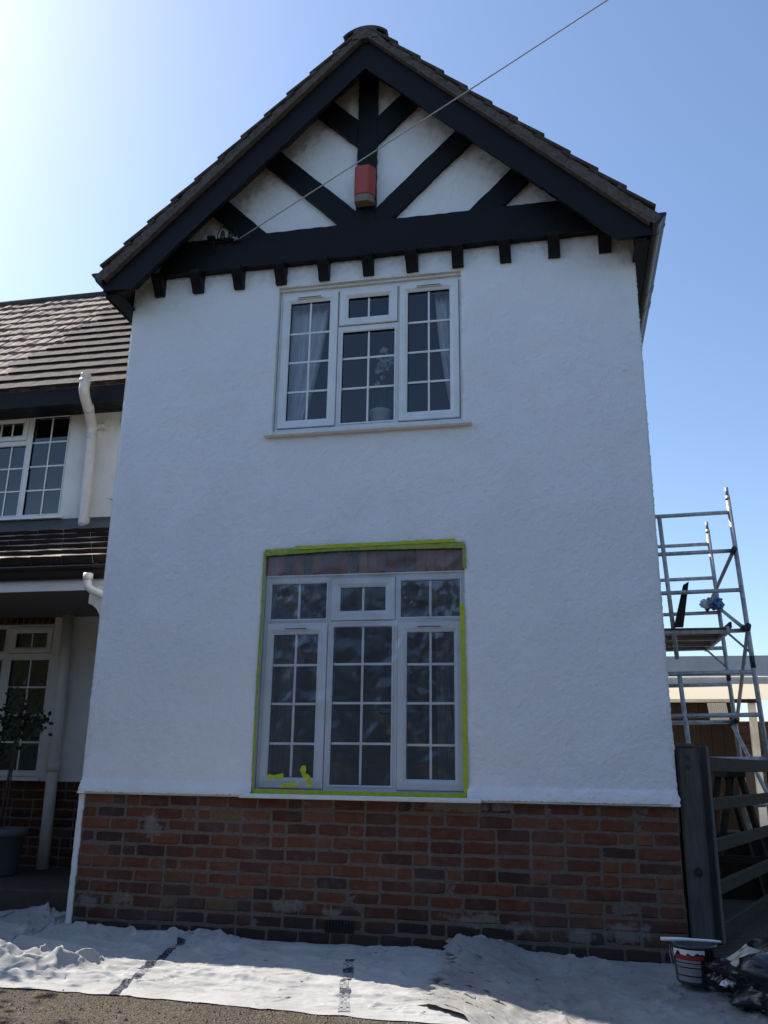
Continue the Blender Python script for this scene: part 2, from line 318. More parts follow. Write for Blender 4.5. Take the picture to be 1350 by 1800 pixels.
m = M['carport_white'] = mat('carport_white_paint', (.66,.64,.60), .6, .3); base(m, mix(m, ramp(m, noise(m, pos(m), 3, 5), [(.4, 0.), (.75, 1.)]), (.68,.66,.62), (.55,.52,.47)))
m = bpy.data.materials.new('translucent_roof_sheet'); m.use_nodes = True; M['roof_sheet'] = m; nt = m.node_tree; nt.nodes.remove(nt.nodes['Principled BSDF'])
d1 = N(m, 'ShaderNodeBsdfDiffuse'); d1.inputs[0].default_value = (.72,.68,.58, 1); t1 = N(m, 'ShaderNodeBsdfTranslucent'); t1.inputs[0].default_value = (.62,.56,.43, 1)
ms = N(m, 'ShaderNodeMixShader'); ms.inputs[0].default_value = .5; L(m, d1.outputs[0], ms.inputs[1]); L(m, t1.outputs[0], ms.inputs[2]); L(m, ms.outputs[0], nt.nodes['Material Output'].inputs[0])
m = M['steel_brown'] = mat('rusted_clamp', (.12,.05,.03), .8)
m = M['wrap_blue'] = mat('blue_wrapped_polythene', (.05,.13,.3), .3, .5)
m = M['wrap_clear'] = mat('pale_wrapped_polythene', (.55,.62,.62), .25, .5)
m = M['bag'] = mat('black_bin_liner', (.011,.011,.013), .24, .6); bump(m, noise(m, pos(m), 9, 4, .5, .8), .5, .03)
m = M['paper'] = mat('cream_crumpled_paper', (.5,.44,.36), .9, .1); bump(m, noise(m, pos(m), 30, 4), .4, .01)
m = M['bucket'] = mat('dark_grey_bucket_plastic', (.05,.052,.06), .4, .4)
m = M['bucket_label'] = mat('pale_bucket_label', (.24,.235,.25), .45, .4)
m = M['bucket_red'] = mat('red_bucket_band', (.30,.03,.025), .45, .4)
m = M['paint_white'] = mat('dried_white_paint', (.72,.72,.72), .6, .3)
m = M['pot'] = mat('grey_plant_pot', (.12,.125,.13), .7, .2)
m = M['pot_white'] = mat('white_ceramic_pot', (.75,.75,.74), .35, .4)
m = M['bark'] = mat('tree_bark', (.10,.075,.055), .9, .1); bump(m, noise(m, pos(m, (6,6,1)), 8, 5), .8, .02)
def leaf_mat(name, a, b):
    m = mat(name, a, .55, .3); base(m, ramp(m, noise(m, pos(m), 7, 3), [(.3, a), (.7, b)])); m.node_tree.nodes['Principled BSDF'].inputs['Subsurface Weight'].default_value = 0.; return m
M['leaf'] = leaf_mat('tree_leaf', (.04,.085,.022), (.085,.14,.035)); M['leaf_dark'] = leaf_mat('olive_leaf', (.022,.032,.018), (.042,.056,.03))
m = M['petal'] = mat('pale_orchid_petal', (.62,.6,.62), .6)
m = M['stem'] = mat('plant_stem', (.07,.12,.04), .6)
m = M['terracotta'] = mat('terracotta', (.30,.115,.05), .85)
m = M['corr'] = mat('translucent_corrugated_sheet', (.5,.52,.52), .4, .4)

# ------------------------------------------------------------------ ground
g = MB(); R = 400.
g.add([(-R,-R,0),(R,-R,0),(R,R,0),(-R,R,0)], [(0,1,2,3)]); o = g.build('ground', M['ground']); o['kind'] = 'structure'
o = MB().box(4.55, 14, 3.7, 16, -.05, .004).build('yard_bounce_slab', M['bounce_paving']); o['kind'] = 'structure'  # hidden pale slab added to bounce sun onto the carport underside
o = MB().box(-9, -.06, .42, 1.9, -.05, .2).build('porch_floor', M['slab'], bevel=.012); o['kind'] = 'structure'
# loose stones at the near edge of the drive
sb = MB(); rs = random.Random(3)
for k in range(5200):
    x = rs.uniform(-1.2, 3.6); y = -1.45 - rs.random()**1.3*1.6; r = rs.uniform(.003, .009)*(1.6 if rs.random() < .05 else 1)
    a = rs.random()*6; q = [(math.cos(a+t)*r*rs.uniform(.7,1.2), math.sin(a+t)*r*rs.uniform(.7,1.2)) for t in (0, 1.57, 3.14, 4.71)]
    sb.add([(x+i, y+j, 0) for i, j in q]+[(x, y, r*rs.uniform(.6,1.1))], [(0,1,4),(1,2,4),(2,3,4),(3,0,4)])
o = sb.build('gravel', M['stone']); tag(o, 'loose brown gravel scattered on the drive in front of the dust sheets', 'gravel'); o['kind'] = 'stuff'

# ------------------------------------------------------------------ the gabled house
W = 4.4; CX = 2.19; MS = .975                      # width, ridge line, roof slope
H = thing('gabled_house', 'white rendered house front with black timbered gable and red brick base', 'house')
UP = (1.3875, 2.9875, 3.825, 5.2125); LO = (1.3875, 2.9875, .9875, 2.825)
# front wall: relief of thick render painted white
ST = .0125; nx = 353; nz = int((7.475-.975)/ST)+1
X = np.arange(nx)*ST; Zc = .975+np.arange(nz)*ST; XX, ZZ = np.meshgrid(X, Zc, indexing='ij')
h1 = field(nx, nz, 1.1, 2.2, 1); h2 = field(nx, nz, 6, 12, 2); h3 = field(nx, nz, 30, 70, 3)
rel = np.maximum(h1, -.7)*.0023 + h2*.0008 + h3*.0022
lip = .016*(1-sstep(.985, 1.075, ZZ))+.007*(1-sstep(1.052, 1.066, ZZ))
edge = np.minimum(XX, W-XX); rnd = .016*(1-np.sqrt(np.clip(1-(1-np.clip(edge/.03, 0, 1))**2, 0, 1)))
YY = -rel-lip+rnd
nearhole = np.zeros_like(XX)
for hx0, hx1, hz0, hz1 in (UP, LO):
    d = np.maximum(np.maximum(hx0-XX, XX-hx1), np.maximum(hz0-ZZ, ZZ-hz1)); YY += .006*(1-sstep(0, .025, d))*(d > -.01)
XW = XX.copy(); j = field(nx, nz, 2.0, 6, 9)*.0022
XW[0] += j[0]-.002; XW[1] += j[0]*.5; XW[-1] += j[-1]+.002; XW[-2] += j[-1]*.5
LIPX = .012*(1-sstep(.99, 1.07, Zc)); XW[0] -= LIPX; XW[-1] += LIPX
ZW = ZZ.copy(); zj = field(nx, nz, 1.2, 3, 5)[:, 0]*.0018; ZW[:, 0] += zj
roofz = 7.40-MS*np.abs(XX-CX)
cx = (XX[:-1,:-1]+XX[1:,1:])/2; cz = (ZZ[:-1,:-1]+ZZ[1:,1:])/2
ok = cz < 7.47-MS*np.abs(cx-CX)
for hx0, hx1, hz0, hz1 in (UP, LO): ok &= ~((cx > hx0) & (cx < hx1) & (cz > hz0) & (cz < hz1))
idx = np.arange(nx*nz).reshape(nx, nz); a, b = np.nonzero(ok)
quads = np.stack([idx[a,b], idx[a+1,b], idx[a+1,b+1], idx[a,b+1]], 1)
def grid_object(name, V, Q, material, parent=None, attr=None):
    used = np.unique(Q); remap = -np.ones(len(V), int); remap[used] = np.arange(len(used)); V = V[used]; Q = remap[Q]
    me = bpy.data.meshes.new(name); me.vertices.add(len(V)); me.vertices.foreach_set('co', V.astype(np.float32).ravel())
    me.loops.add(Q.size); me.loops.foreach_set('vertex_index', Q.astype(np.int32).ravel())
    me.polygons.add(len(Q)); me.polygons.foreach_set('loop_start', np.arange(0, Q.size, 4, dtype=np.int32)); me.polygons.foreach_set('loop_total', np.full(len(Q), 4, np.int32))
    me.update(calc_edges=True); me.validate(); me.materials.append(material); me.shade_smooth()
    if attr is not None:
        at = me.attributes.new(attr[0], 'FLOAT', 'POINT'); at.data.foreach_set('value', attr[1].ravel()[used].astype(np.float32))
    o = bpy.data.objects.new(name, me); COL.objects.link(o); o.parent = parent; return o
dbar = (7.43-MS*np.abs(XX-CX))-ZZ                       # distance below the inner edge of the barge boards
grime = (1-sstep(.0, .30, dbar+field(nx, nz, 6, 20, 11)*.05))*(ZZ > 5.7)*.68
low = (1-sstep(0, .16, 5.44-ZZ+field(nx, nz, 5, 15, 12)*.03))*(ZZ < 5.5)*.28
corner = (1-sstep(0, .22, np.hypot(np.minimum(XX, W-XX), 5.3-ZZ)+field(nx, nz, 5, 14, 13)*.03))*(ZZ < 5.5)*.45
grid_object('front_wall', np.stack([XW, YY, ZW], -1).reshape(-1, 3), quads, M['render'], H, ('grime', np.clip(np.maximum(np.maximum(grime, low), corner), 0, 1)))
# body of the wing behind the render: sides, back and window reveals
b = MB()
b.box(0, .05, .006, 8.2, .96, 5.35); b.box(W-.05, W, .006, 8.2, .96, 5.35); b.box(.05, W-.05, 8.1, 8.2, 0, 5.35)
for (x0, x1, z0, z1) in (UP, LO):
    e = .006
    b.box(x0-.03, x0, e, .16, z0, z1); b.box(x1, x1+.03, e, .16, z0, z1); b.box(x0-.03, x1+.03, e, .16, z1, z1+.03); b.box(x0-.03, x1+.03, e, .16, z0-.03, z0)
b.box(.05, W-.05, -.012, .04, .962, .974)
b.build('side_walls', M['wall_side'], H)
lp = MB().box(-.012, .05, -.024, .3, .962, .976); lp.box(W-.05, W+.012, -.024, .3, .962, .976); lp.build('render_stop', M['render'], H)
# black painted brick band seen between lip and first course
MB().box(0.004, W-.004, .0265, .2, .0, .97).build('plinth_core', M['mortar'], H)
pl = bpy.data.objects['plinth_core']; pl.name = 'brick_plinth'
def brick_mesh(l, h, d, seed, name, material):
    r = random.Random(seed); e = .007; jit = lambda: r.uniform(-.0032, .0032)
    # worn brick: uneven outline of eight points, rounded arris
    out = [(-1,-1),(-.33,-1),(.4,-1),(1,-1),(1,.1),(1,1),(.3,1),(-.4,1),(-1,1),(-1,-.1)]; n = len(out); v = []
    off = [(r.uniform(-.004,.002), r.uniform(-.004,.002)) for _ in out]
    for (ex, ey) in ((0, d), (0, e), (e, 0)):
        for (sx, sz), (ox, oz) in zip(out, off):
            cr = .35 if abs(sx) == 1 and abs(sz) == 1 else 0
            v.append((sx*(l/2-ex+ox-cr*e), ey+r.uniform(-.0012,.0012), sz*(h/2-ex+oz-cr*e)))
    f = [(i*n+k, i*n+(k+1)%n, (i+1)*n+(k+1)%n, (i+1)*n+k) for i in range(2) for k in range(n)]+[tuple(range(2*n, 3*n))]
    me = bpy.data.meshes.new(name); me.from_pydata(v, [], f); me.materials.append(material); return me
BL, BH, CO, JT = .222, .0765, .0882, .0115
bs = [brick_mesh(BL, BH, .09, k, 'brick', M['brick']) for k in range(6)]; bh = [brick_mesh(.1045, BH, .09, 20+k, 'brick', M['brick']) for k in range(4)]
def lay_courses(parent, x0, x1, ztop, n, y, ss, hh, seed, skip=lambda x, z: False, face=1):
    r = random.Random(seed)
    for k in range(n):
        zc = ztop-CO*(k+.5); x = x0; first = True
        wave = r.uniform(-.002, .002)
        while x < x1-.03:
            if first: l, me = ((.1045, hh) if k % 2 else (BL, ss)); first = False
            else: l, me = (BL, ss) if r.random() < .76 else (.1045, hh)
            if x+l > x1: l2 = x1-x; me = hh if l2 < .17 else ss; sc = l2/(.1045 if me is hh else BL); l = l2
            elif x1-(x+l) < .06: l2 = x1-x; me = ss if l2 > .15 else hh; sc = l2/(.1045 if me is hh else BL); l = l2
            else: sc = 1.
            if not skip(x+l/2, zc):
                inst(r.choice(me), 'brick', parent, (x+l/2, y+r.uniform(-.003, .004), zc+wave+r.uniform(-.003, .003)), (0, r.uniform(-.012, .012), r.uniform(-.008, .008)), (sc, 1, r.uniform(.96, 1.02)))
            x += l+JT
lay_courses(pl, .036, W-.002, .966, 11, .022, bs, bh, 11)
r = random.Random(21)
# airbrick near the sheets
ab = MB(); 
for k in range(9): ab.box(1.98+k*.022, 1.98+k*.022+.008, .012, .03, .085, .155)
ab.box(1.975, 2.185, .02, .032, .08, .16); ab.build('air_brick', M['gasket'], pl)
# white painted strip down the corner of the base
st = MB()
for k in range(24):
    z0 = .02+k*.039; st.box(-.012+r.uniform(-.002,.001), .030+r.uniform(-.004,.004), .012, 1.9, z0, z0+.0392)
st.build('painted_corner_strip', M['wall_side'], H)

# timbering
def timber(name, pts, y0, y1, bev=.006, parent=H):
    # densify the outline a little and waver it as hand painted timber does
    out = []; rr = random.Random(hash(name) % 999 + len(pts)*7 + int(pts[0][0]*1000))
    for i in range(len(pts)):
        a, b_ = Vector(pts[i]), Vector(pts[(i+1) % len(pts)]); n = max(1, int((b_-a).length/.05))
        for k in range(n):
            q = a.lerp(b_, k/n)
            if k: q += Vector((rr.uniform(-.0035, .0035), rr.uniform(-.0035, .0035)))
            out.append((q.x, q.y))
    mb = MB(); mb.prism(out, y0, y1); return mb.build(name, M['timber'], parent)
timber('tie_beam', [(.25,5.412),(4.15,5.412),(4.02,5.735),(.36,5.735)], -.075, .01)
timber('king_post', [(2.073,5.737),(2.252,5.737),(2.249,7.42),(2.076,7.42)], -.052, .01)
def strut(s, c0, c1, hi):                # lines x+z=c0..c1 (left side; mirrored for the right)
    xk = 2.0725 if hi else None
    mir = lambda x: x if s < 0 else 2*2.162-x
    top = lambda c: (((c-(7.455-MS*CX))/(1+MS)))     # where x+z=c meets the barge
    x0, x1 = top(c0), top(c1)
    if hi == 'king': P = [(x0, c0-x0), (xk, c0-xk), (xk, c1-xk), (x1, c1-x1)]
    elif hi == 'both': P = [(x0, c0-x0), (c0-5.737, 5.737), (xk, 5.737), (xk, c1-xk), (x1, c1-x1)]
    else: P = [(x0, c0-x0), (c0-5.737, 5.737), (c1-5.737, 5.737), (x1, c1-x1)]
    timber('strut', [(mir(x), z) for x, z in P], -.047, .01)
for s in (-1, 1):
    strut(s, 8.64, 8.925, 'king'); strut(s, 7.69, 7.955, 'both'); strut(s, 6.735, 7.01, None)
for s in (-1, 1):
    f = lambda x: CX+s*(x)
    timber('barge_board', [(f(0), 7.49), (f(2.325), 7.49-MS*2.325), (f(2.325), 5.165), (f(2.06), 5.165), (f(0), 7.175)], -.30, -.265)
# brackets under the tie beam
prof = [(0.0, 5.238), (-.045, 5.238), (-.056, 5.268), (-.08, 5.305), (-.112, 5.34), (-.134, 5.375), (-.14, 5.411), (0, 5.411)]
bm_ = MB(); bm_.prismx([(y_, z_-5.32) for y_, z_ in prof], -.05, .05); bme = bm_.mesh('bracket', M['timber'])
for k, xb in enumerate((.262, .632, 1.022, 1.412, 1.803, 2.195, 2.578, 2.967, 3.366, 3.765, 4.17)):
    inst(bme, 'bracket', H, (xb, .008, 5.32+random.uniform(-.006, .0)), (0, random.uniform(-.02,.02), random.uniform(-.03,.03)), (random.uniform(.9, 1.04), 1, 1))
# eaves: soffit box, fascia, ogee gutters with clips
og = [(0, .0), (.105, .0), (.112, -.012), (.100, -.03), (.082, -.045), (.070, -.07), (.058, -.092), (.04, -.105), (0, -.108), (0, -.1), (.038, -.097), (.05, -.088), (.062, -.068), (.074, -.042), (.092, -.026), (.102, -.012), (.1, -.006), (0, -.006)]
for s, xf in ((-1, -.128), (1, 4.508)):
    sg = 1 if s > 0 else -1
    MB().box(min(xf, xf-sg*.016), max(xf, xf-sg*.016), -.262, 8.2, 5.12, 5.30).build('fascia_board', M['timber'], H)
    xw = W if s > 0 else 0.
    MB().box(min(xf-sg*.018, xw-sg*.02), max(xf-sg*.018, xw-sg*.02), -.262, 8.2, 5.13, 5.145).build('soffit', M['timber'], H)
    gu = MB(); gu.prism([(xf+sg*(.004+px), 5.330+pz) for px, pz in og], -.335, 8.25)
    gu.prism([(xf+sg*(.004+px), 5.330+pz) for px, pz in og[:9]], -.338, -.333)
    go = gu.build('gutter', M['pvc_black'], H)
    for yc in (-.2, .72, 1.0, 1.95, 2.9, 3.8):
        cl = MB(); cl.prism([(xf+sg*(.002+px*1.07), 5.334+pz*1.06) for px, pz in og], yc, yc+(.11 if yc in (.72, 1.0) else .035)); cl.build('gutter_clip', M['pvc_black'], go)
# roof: slopes, verge bedding, verge tiles, ridge
def slope_pt(s, d, h):                    # d along the slope from the ridge, h above the barge line
    a = math.atan(MS); return (CX+s*(d*math.cos(a)+h*math.sin(a)), 7.49-d*math.sin(a)+h*math.cos(a))
LS = 3.245
rf = MB()
for s in (-1, 1): rf.prism([slope_pt(s, -.01, .03), slope_pt(s, LS-.02, .03), slope_pt(s, LS-.02, .085), slope_pt(s, -.01, .085)], .25, 8.4)
roof = rf.build('roof', M['tile_verge'], H)
for s in (-1, 1):
    MB().prism([slope_pt(s, 0, .001), slope_pt(s, LS-.03, .001), slope_pt(s, LS-.03, .013), slope_pt(s, 0, .013)], -.352, .26).build('undercloak', M['undercloak'], roof)
    mo = MB(); rr = random.Random(5+s); n = 60; pts = []
    lo_ = [slope_pt(s, LS*k/n-.0, .0135) for k in range(n+1)]; hi_ = [slope_pt(s, LS*k/n, .078+.028*k/n+rr.uniform(-.006, .004)) for k in range(n+1)]
    yy = [-.338+rr.uniform(-.008, .008) for k in range(n+1)]
    for k in range(n):
        mo.add([(lo_[k][0], yy[k]-.004, lo_[k][1]), (lo_[k+1][0], yy[k+1]-.004, lo_[k+1][1]), (hi_[k+1][0], yy[k+1], hi_[k+1][1]), (hi_[k][0], yy[k], hi_[k][1])], [(0,1,2,3) if s > 0 else (3,2,1,0)])
    mo.build('verge_mortar', M['undercloak'], roof)
    a = math.atan(MS)
    for k in range(11):
        d0 = .01+k*.2845; th = .027; hb = .035+.0028*k
        for col in range(2):
            t = MB(); y0 = -.352+col*.33; rr2 = rr.uniform(-.004, .004)
            P = [slope_pt(s, d0-.05, .028+hb), slope_pt(s, d0+.296, .062+hb+rr2), slope_pt(s, d0+.296, .062+hb+th+rr2), slope_pt(s, d0-.05, .028+hb+th)]
            t.prism(P, y0, y0+.325); t.build('tile', M['tile_verge'], roof, bevel=.004)
rg = MB(); 
for k in range(11):
    y0 = -.348+k*.455; q = MB(); n = 10
    outer = [(CX+math.sin(-.8+1.6*i/n)*.285, 7.318+math.cos(-.8+1.6*i/n)*.285) for i in range(n+1)]; inner = [(CX+math.sin(.8-1.6*i/n)*.262, 7.318+math.cos(.8-1.6*i/n)*.262) for i in range(n+1)]
    q.prism(outer+inner, y0, y0+.45); q.build('ridge_tile', M['tile_verge'], roof)
q = MB(); q.prism([(CX-.12, 7.46), (CX+.12, 7.46), (CX+.105, 7.555), (CX, 7.60), (CX-.105, 7.555)], -.35, -.28); q.build('ridge_mortar', M['undercloak'], roof)

# ------------------------------------------------------------------ windows
def window(parent, rect, yf, lights, name='window', vents=(), dim='curtain'):
    """lights: (outer rect, glass rect, nx, [z of bars], is_sash)"""
    fr = MB().holes(rect, [l[1] for l in lights], yf, yf+.06).build(name, M['upvc'], parent)
    for (o_, g_, nxp, zb, sash) in lights:
        if sash:
            s_ = MB(); s_.ring(o_, g_, [(0, yf-.002), (0, yf-.012), (.06, yf-.018), (.62, yf-.018), (.9, yf-.006), (1, yf+.002), (1, yf+.03)]); s_.build('sash', M['upvc'], fr)
            k_ = MB(); e = .004; k_.ring((o_[0]-e, o_[1]+e, o_[2]-e, o_[3]+e), o_, [(0, yf-.0015), (1, yf-.0015)]); k_.build('sash_seal', M['gasket'], fr)
        else:
            s_ = MB(); e = .016; s_.ring((g_[0]-e, g_[1]+e, g_[2]-e, g_[3]+e), g_, [(0, yf-.002), (.1, yf-.008), (.5, yf-.008), (1, yf+.002), (1, yf+.03)]); s_.build('glazing_bead', M['upvc'], fr)
        xs = [g_[0]+(g_[1]-g_[0])*k/nxp for k in range(nxp+1)]; zs = [g_[2]]+sorted(zb)+[g_[3]]; bw = .0085
        yg = yf+.022
        k_ = MB(); e = .005; k_.ring(g_, (g_[0]+e, g_[1]-e, g_[2]+e, g_[3]-e), [(0, yg-.003), (1, yg-.003)]); k_.build('gasket', M['gasket'], fr)
        for x in xs[1:-1]: MB().box(x-bw, x+bw, yg-.012, yg-.001, g_[2], g_[3]).build('glazing_bar', M['upvc'], fr, bevel=.003)
        for z in zs[1:-1]:
            for i in range(nxp): MB().box(xs[i]+(bw if i else 0), xs[i+1]-(bw if i < nxp-1 else 0), yg-.011, yg-.001, z-bw, z+bw).build('glazing_bar', M['upvc'], fr)
        for i in range(nxp):
            for j_ in range(len(zs)-1):
                w_, h_ = xs[i+1]-xs[i], zs[j_+1]-zs[j_]
                pn = MB().add([(-w_/2,0,-h_/2),(w_/2,0,-h_/2),(w_/2,0,h_/2),(-w_/2,0,h_/2)], [(0,1,2,3)]).build('pane', M['glass'], fr)
                pn.location = ((xs[i]+xs[i+1])/2, yg, (zs[j_]+zs[j_+1])/2); pn.rotation_euler = (random.uniform(-.002,.002), 0, random.uniform(-.002,.002))
    for (x0, x1, z) in vents:
        v = MB().box(x0, x1, yf-.032, yf-.019, z-.012, z+.008); vo_ = v.build('trickle_vent', M['upvc'], fr, bevel=.003)
        MB().box(x0+.012, x1-.012, yf-.034, yf-.0325, z-.006, z+.001).build('vent_slot', M['vent_slot'], fr)
    return fr
up_l = [((1.418,1.918,3.895,5.148),(1.488,1.843,3.967,5.073),2,[4.231,4.507,4.782],True),
        ((1.932,2.440,4.811,5.148),(2.008,2.362,4.885,5.075),2,[],True),
        ((1.932,2.440,3.875,4.800),(1.966,2.415,3.915,4.749),2,[4.228,4.505],False),
        ((2.457,2.963,3.895,5.150),(2.528,2.884,3.973,5.078),2,[4.240,4.515,4.794],True)]
window(H, (1.393,2.982,3.845,5.19), .055, up_l, vents=((1.55,1.778,5.112),(2.598,2.823,5.117)))
hd = MB().box(1.3885, 2.9865, .03, .1, 5.19, 5.2115); hd.build('window_head_trim', M['sill'], H)
sl = MB(); sl.box(1.335, 3.065, -.058, .056, 3.80, 3.826); sl.box(1.34, 3.06, .0, .05, 3.826, 3.846); sl.build('window_sill', M['sill'], H, bevel=.004)
lo_l = [((1.425,1.913,2.275,2.60),(1.443,1.894,2.291,2.570),2,[],False),
        ((1.936,2.442,2.270,2.604),(2.007,2.366,2.345,2.530),2,[],True),
        ((2.46,2.96,2.275,2.60),(2.486,2.942,2.290,2.573),2,[],False),
        ((1.424,1.912,1.027,2.258),(1.480,1.837,1.104,2.169),2,[1.347,1.640,1.933],True),
        ((1.93,2.45,1.03,2.26),(1.962,2.420,1.058,2.221),2,[1.352,1.646,1.937],False),
        ((2.468,2.958,1.030,2.250),(2.536,2.894,1.106,2.173),2,[1.346,1.645,1.932],True)]
window(H, (1.393,2.982,1.012,2.632), .07, lo_l, vents=((1.56,1.76,2.212),(2.61,2.81,2.212)))
sl = MB(); sl.box(1.318, 3.088, -.075, .07, .957, .981); sl.box(1.39, 2.985, .0, .068, .981, 1.012); sl.build('window_sill', M['sill'], H, bevel=.004)
# soldier course over the lower window
lt = MB().box(1.39, 2.985, .062, .13, 2.634, 2.822).build('brick_lintel', M['mortar'], H)
M['brick_lintel'] = brick_mat('bright_red_brick', [(a_, (c_[0]*1.5, c_[1]*1.15, c_[2])) for a_, c_ in BR], False, 1.35)
sold = [brick_mesh(.066, .18, .05, 50+k, 'brick', M['brick_lintel']) for k in range(4)]
for k in range(21): inst(random.choice(sold), 'brick', lt, (1.4285+k*.0759, .053, 2.727), (0, random.uniform(-.01,.01), 0), (1, 1, 1))
MB().box(1.39, 2.985, .05, .13, 2.628, 2.636).build('lintel_edge', M['upvc'], H)
# dim rooms behind the windows
def room(parent, x0, x1, y0, y1, z0, z1):
    q = MB(); q.add([(x0,y0,z0),(x1,y0,z0),(x1,y1,z0),(x0,y1,z0),(x0,y0,z1),(x1,y0,z1),(x1,y1,z1),(x0,y1,z1)], [(0,1,2,3),(7,6,5,4),(1,5,6,2),(2,6,7,3),(3,7,4,0)])
    q.build('room', M['room'], parent)
room(H, .2, 4.2, .17, 4.6, 3.35, 5.34); room(H, .2, 4.2, .17, 4.6, .5, 2.95)
inn = MB()
for (x0, x1, z0, z1), zb, zt in ((UP, 3.35, 5.34), (LO, .5, 2.95)):
    inn.holes((.2, 4.2, zb, zt), [(x0, x1, z0, z1)], .165, .172)
inn.build('inner_wall', M['room'], H)
MB().box(1.39, 2.985, .12, .36, 3.80, 3.852).build('inner_sill', M['upvc'], H)

# things in the upper window
def curtain(name, label, x_top, x_bot, x_out, z0, z1, y, material, tie=None):
    # pleated panel from the outer jamb x_out to an inner edge that moves from x_top to x_bot
    q = MB(); nz_, nx_ = 16, 40; vs = []
    for i in range(nz_+1):
        t = i/nz_; z = z1+(z0-z1)*t; xi = x_top+(x_bot-x_top)*(t**1.7)
        for k in range(nx_+1):
            u = k/nx_; x = x_out+(xi-x_out)*u; vs.append((x, y+.022*math.sin(u*math.pi*2*6+t*.6)+.008*math.sin(u*17+t*3), z))
    q.add(vs, [(i*(nx_+1)+k, i*(nx_+1)+k+1, (i+1)*(nx_+1)+k+1, (i+1)*(nx_+1)+k) for i in range(nz_) for k in range(nx_)])
    return tag(q.build(name, material, None, True), label, 'curtain')
curtain('curtain', 'pale sheer curtain drawn to the left inside the upper window', 1.80, 1.56, 1.36, 3.87, 5.2, .19, M['curtain'])
curtain('curtain', 'pale sheer curtain behind the right casement of the upper window', 2.74, 2.90, 3.0, 3.87, 5.2, .19, M['curtain'])
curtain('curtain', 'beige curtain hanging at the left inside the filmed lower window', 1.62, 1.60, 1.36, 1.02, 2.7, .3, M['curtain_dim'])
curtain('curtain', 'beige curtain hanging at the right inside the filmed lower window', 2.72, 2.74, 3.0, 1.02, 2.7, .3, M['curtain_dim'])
P0 = Vector((2.275, .205, 3.853))
op = thing('potted_orchid', 'white potted orchid on the sill inside the upper window', 'plant', P0)
pt = MB(); pt.lathe([(0,0),(.065,0),(.07,.02),(.088,.17),(.098,.175),(.098,.205),(.086,.205),(.08,.16),(0,.16)], (0,0,0), 24); pt.build('pot', M['pot_white'], op, True)
for k, (dx, hgt, lean) in enumerate(((-.01, .62, .06), (.03, .5, -.02))):
    path = [(dx+lean*(t**2)*1.2, .01*k, .15+hgt*t) for t in [i/8 for i in range(9)]]
    sm = MB(); sm.tube(path, .004, 6); stem = sm.build('stem', M['stem'], op)
    rr = random.Random(k+9)
    fl = MB()
    for j_ in range(16):
        t = .72+.33*rr.random(); cxx = dx+lean*t*t*1.2+rr.uniform(-.06,.06); czz = .15+hgt*min(t, 1.02)+rr.uniform(-.04,.05); cy_ = rr.uniform(-.05,.05)
        for a_ in range(5):
            an = a_*1.2566+rr.random(); e = .02
            fl.add([(cxx, cy_, czz), (cxx+math.cos(an-.5)*e, cy_-.006, czz+math.sin(an-.5)*e), (cxx+math.cos(an)*e*1.4, cy_-.004, czz+math.sin(an)*e*1.4), (cxx+math.cos(an+.5)*e, cy_-.006, czz+math.sin(an+.5)*e)], [(0,1,2,3)])
    fl.build('flowers', M['petal'], op)
lv = MB(); rr = random.Random(4)
for k in range(9):
    a_ = k*.7; ln = rr.uniform(.09,.16); w_ = .018
    pth = [(math.cos(a_)*ln*t, math.sin(a_)*ln*t*.5, .19+.10*math.sin(t*2.4)) for t in (0,.35,.7,1)]
    for i in range(3):
        p0_, p1_ = pth[i], pth[i+1]; wa, wb = (w_*(.6,1,.8,.1)[i], w_*(.6,1,.8,.1)[i+1]); nx_, ny_ = -math.sin(a_), math.cos(a_)
        lv.add([(p0_[0]-nx_*wa, p0_[1]-ny_*wa, p0_[2]), (p0_[0]+nx_*wa, p0_[1]+ny_*wa, p0_[2]), (p1_[0]+nx_*wb, p1_[1]+ny_*wb, p1_[2]), (p1_[0]-nx_*wb, p1_[1]-ny_*wb, p1_[2])], [(0,1,2,3)])
lv.build('leaves', M['stem'], op)

# ------------------------------------------------------------------ masking film and tape on the lower window
nxf, nzf = 90, 100; u = np.linspace(0, 1, nxf)[:, None]*np.ones((1, nzf)); v = np.ones((nxf, 1))*np.linspace(0, 1, nzf)[None, :]
w1 = field(nxf, nzf, 3, 9, 31); w2 = field(nxf, nzf, 9, 30, 32)
fold = np.zeros_like(u)
for (ax, az, dx, dz, amp, wd) in ((.02,.98,.5,-.8,.007,.02),(.08,1,.35,-1,.006,.018),(.15,1,.3,-1,.006,.02),(.0,.9,.3,-.9,.005,.02),(.98,.98,-.4,-.6,.006,.02),(.97,.99,-.25,-.8,.005,.02),(.3,.6,.25,-.7,.004,.02),(.75,.75,-.2,-.6,.005,.025),(.55,.35,.6,-.25,.005,.03),(.6,.5,.3,-.4,.004,.02),(.78,.62,.2,-.4,.005,.02),(.5,.9,.3,-.5,.004,.015),(.65,.8,.2,-.5,.005,.02)):
    ln = math.hypot(dx, dz); dx, dz = dx/ln, dz/ln; s_ = (u-ax)*dx+(v-az)*dz; d_ = np.abs(-(u-ax)*dz+(v-az)*dx+.02*w2)
    fold += amp*np.exp(-(d_/wd)**2)*sstep(0, .05, s_)*(1-sstep(.45, .75, s_))
bell = np.minimum(1, 12*np.minimum(np.minimum(u, 1-u), np.minimum(v, 1-v)))
FY = .018-(fold*1.7+.0022*np.abs(w1)+.003*w2)*bell
FX = 1.392+u*(2.984-1.392); FZ = .99+v*(2.822-.99)
idx = np.arange(nxf*nzf).reshape(nxf, nzf); Q = np.stack([idx[:-1,:-1].ravel(), idx[1:,:-1].ravel(), idx[1:,1:].ravel(), idx[:-1,1:].ravel()], 1)
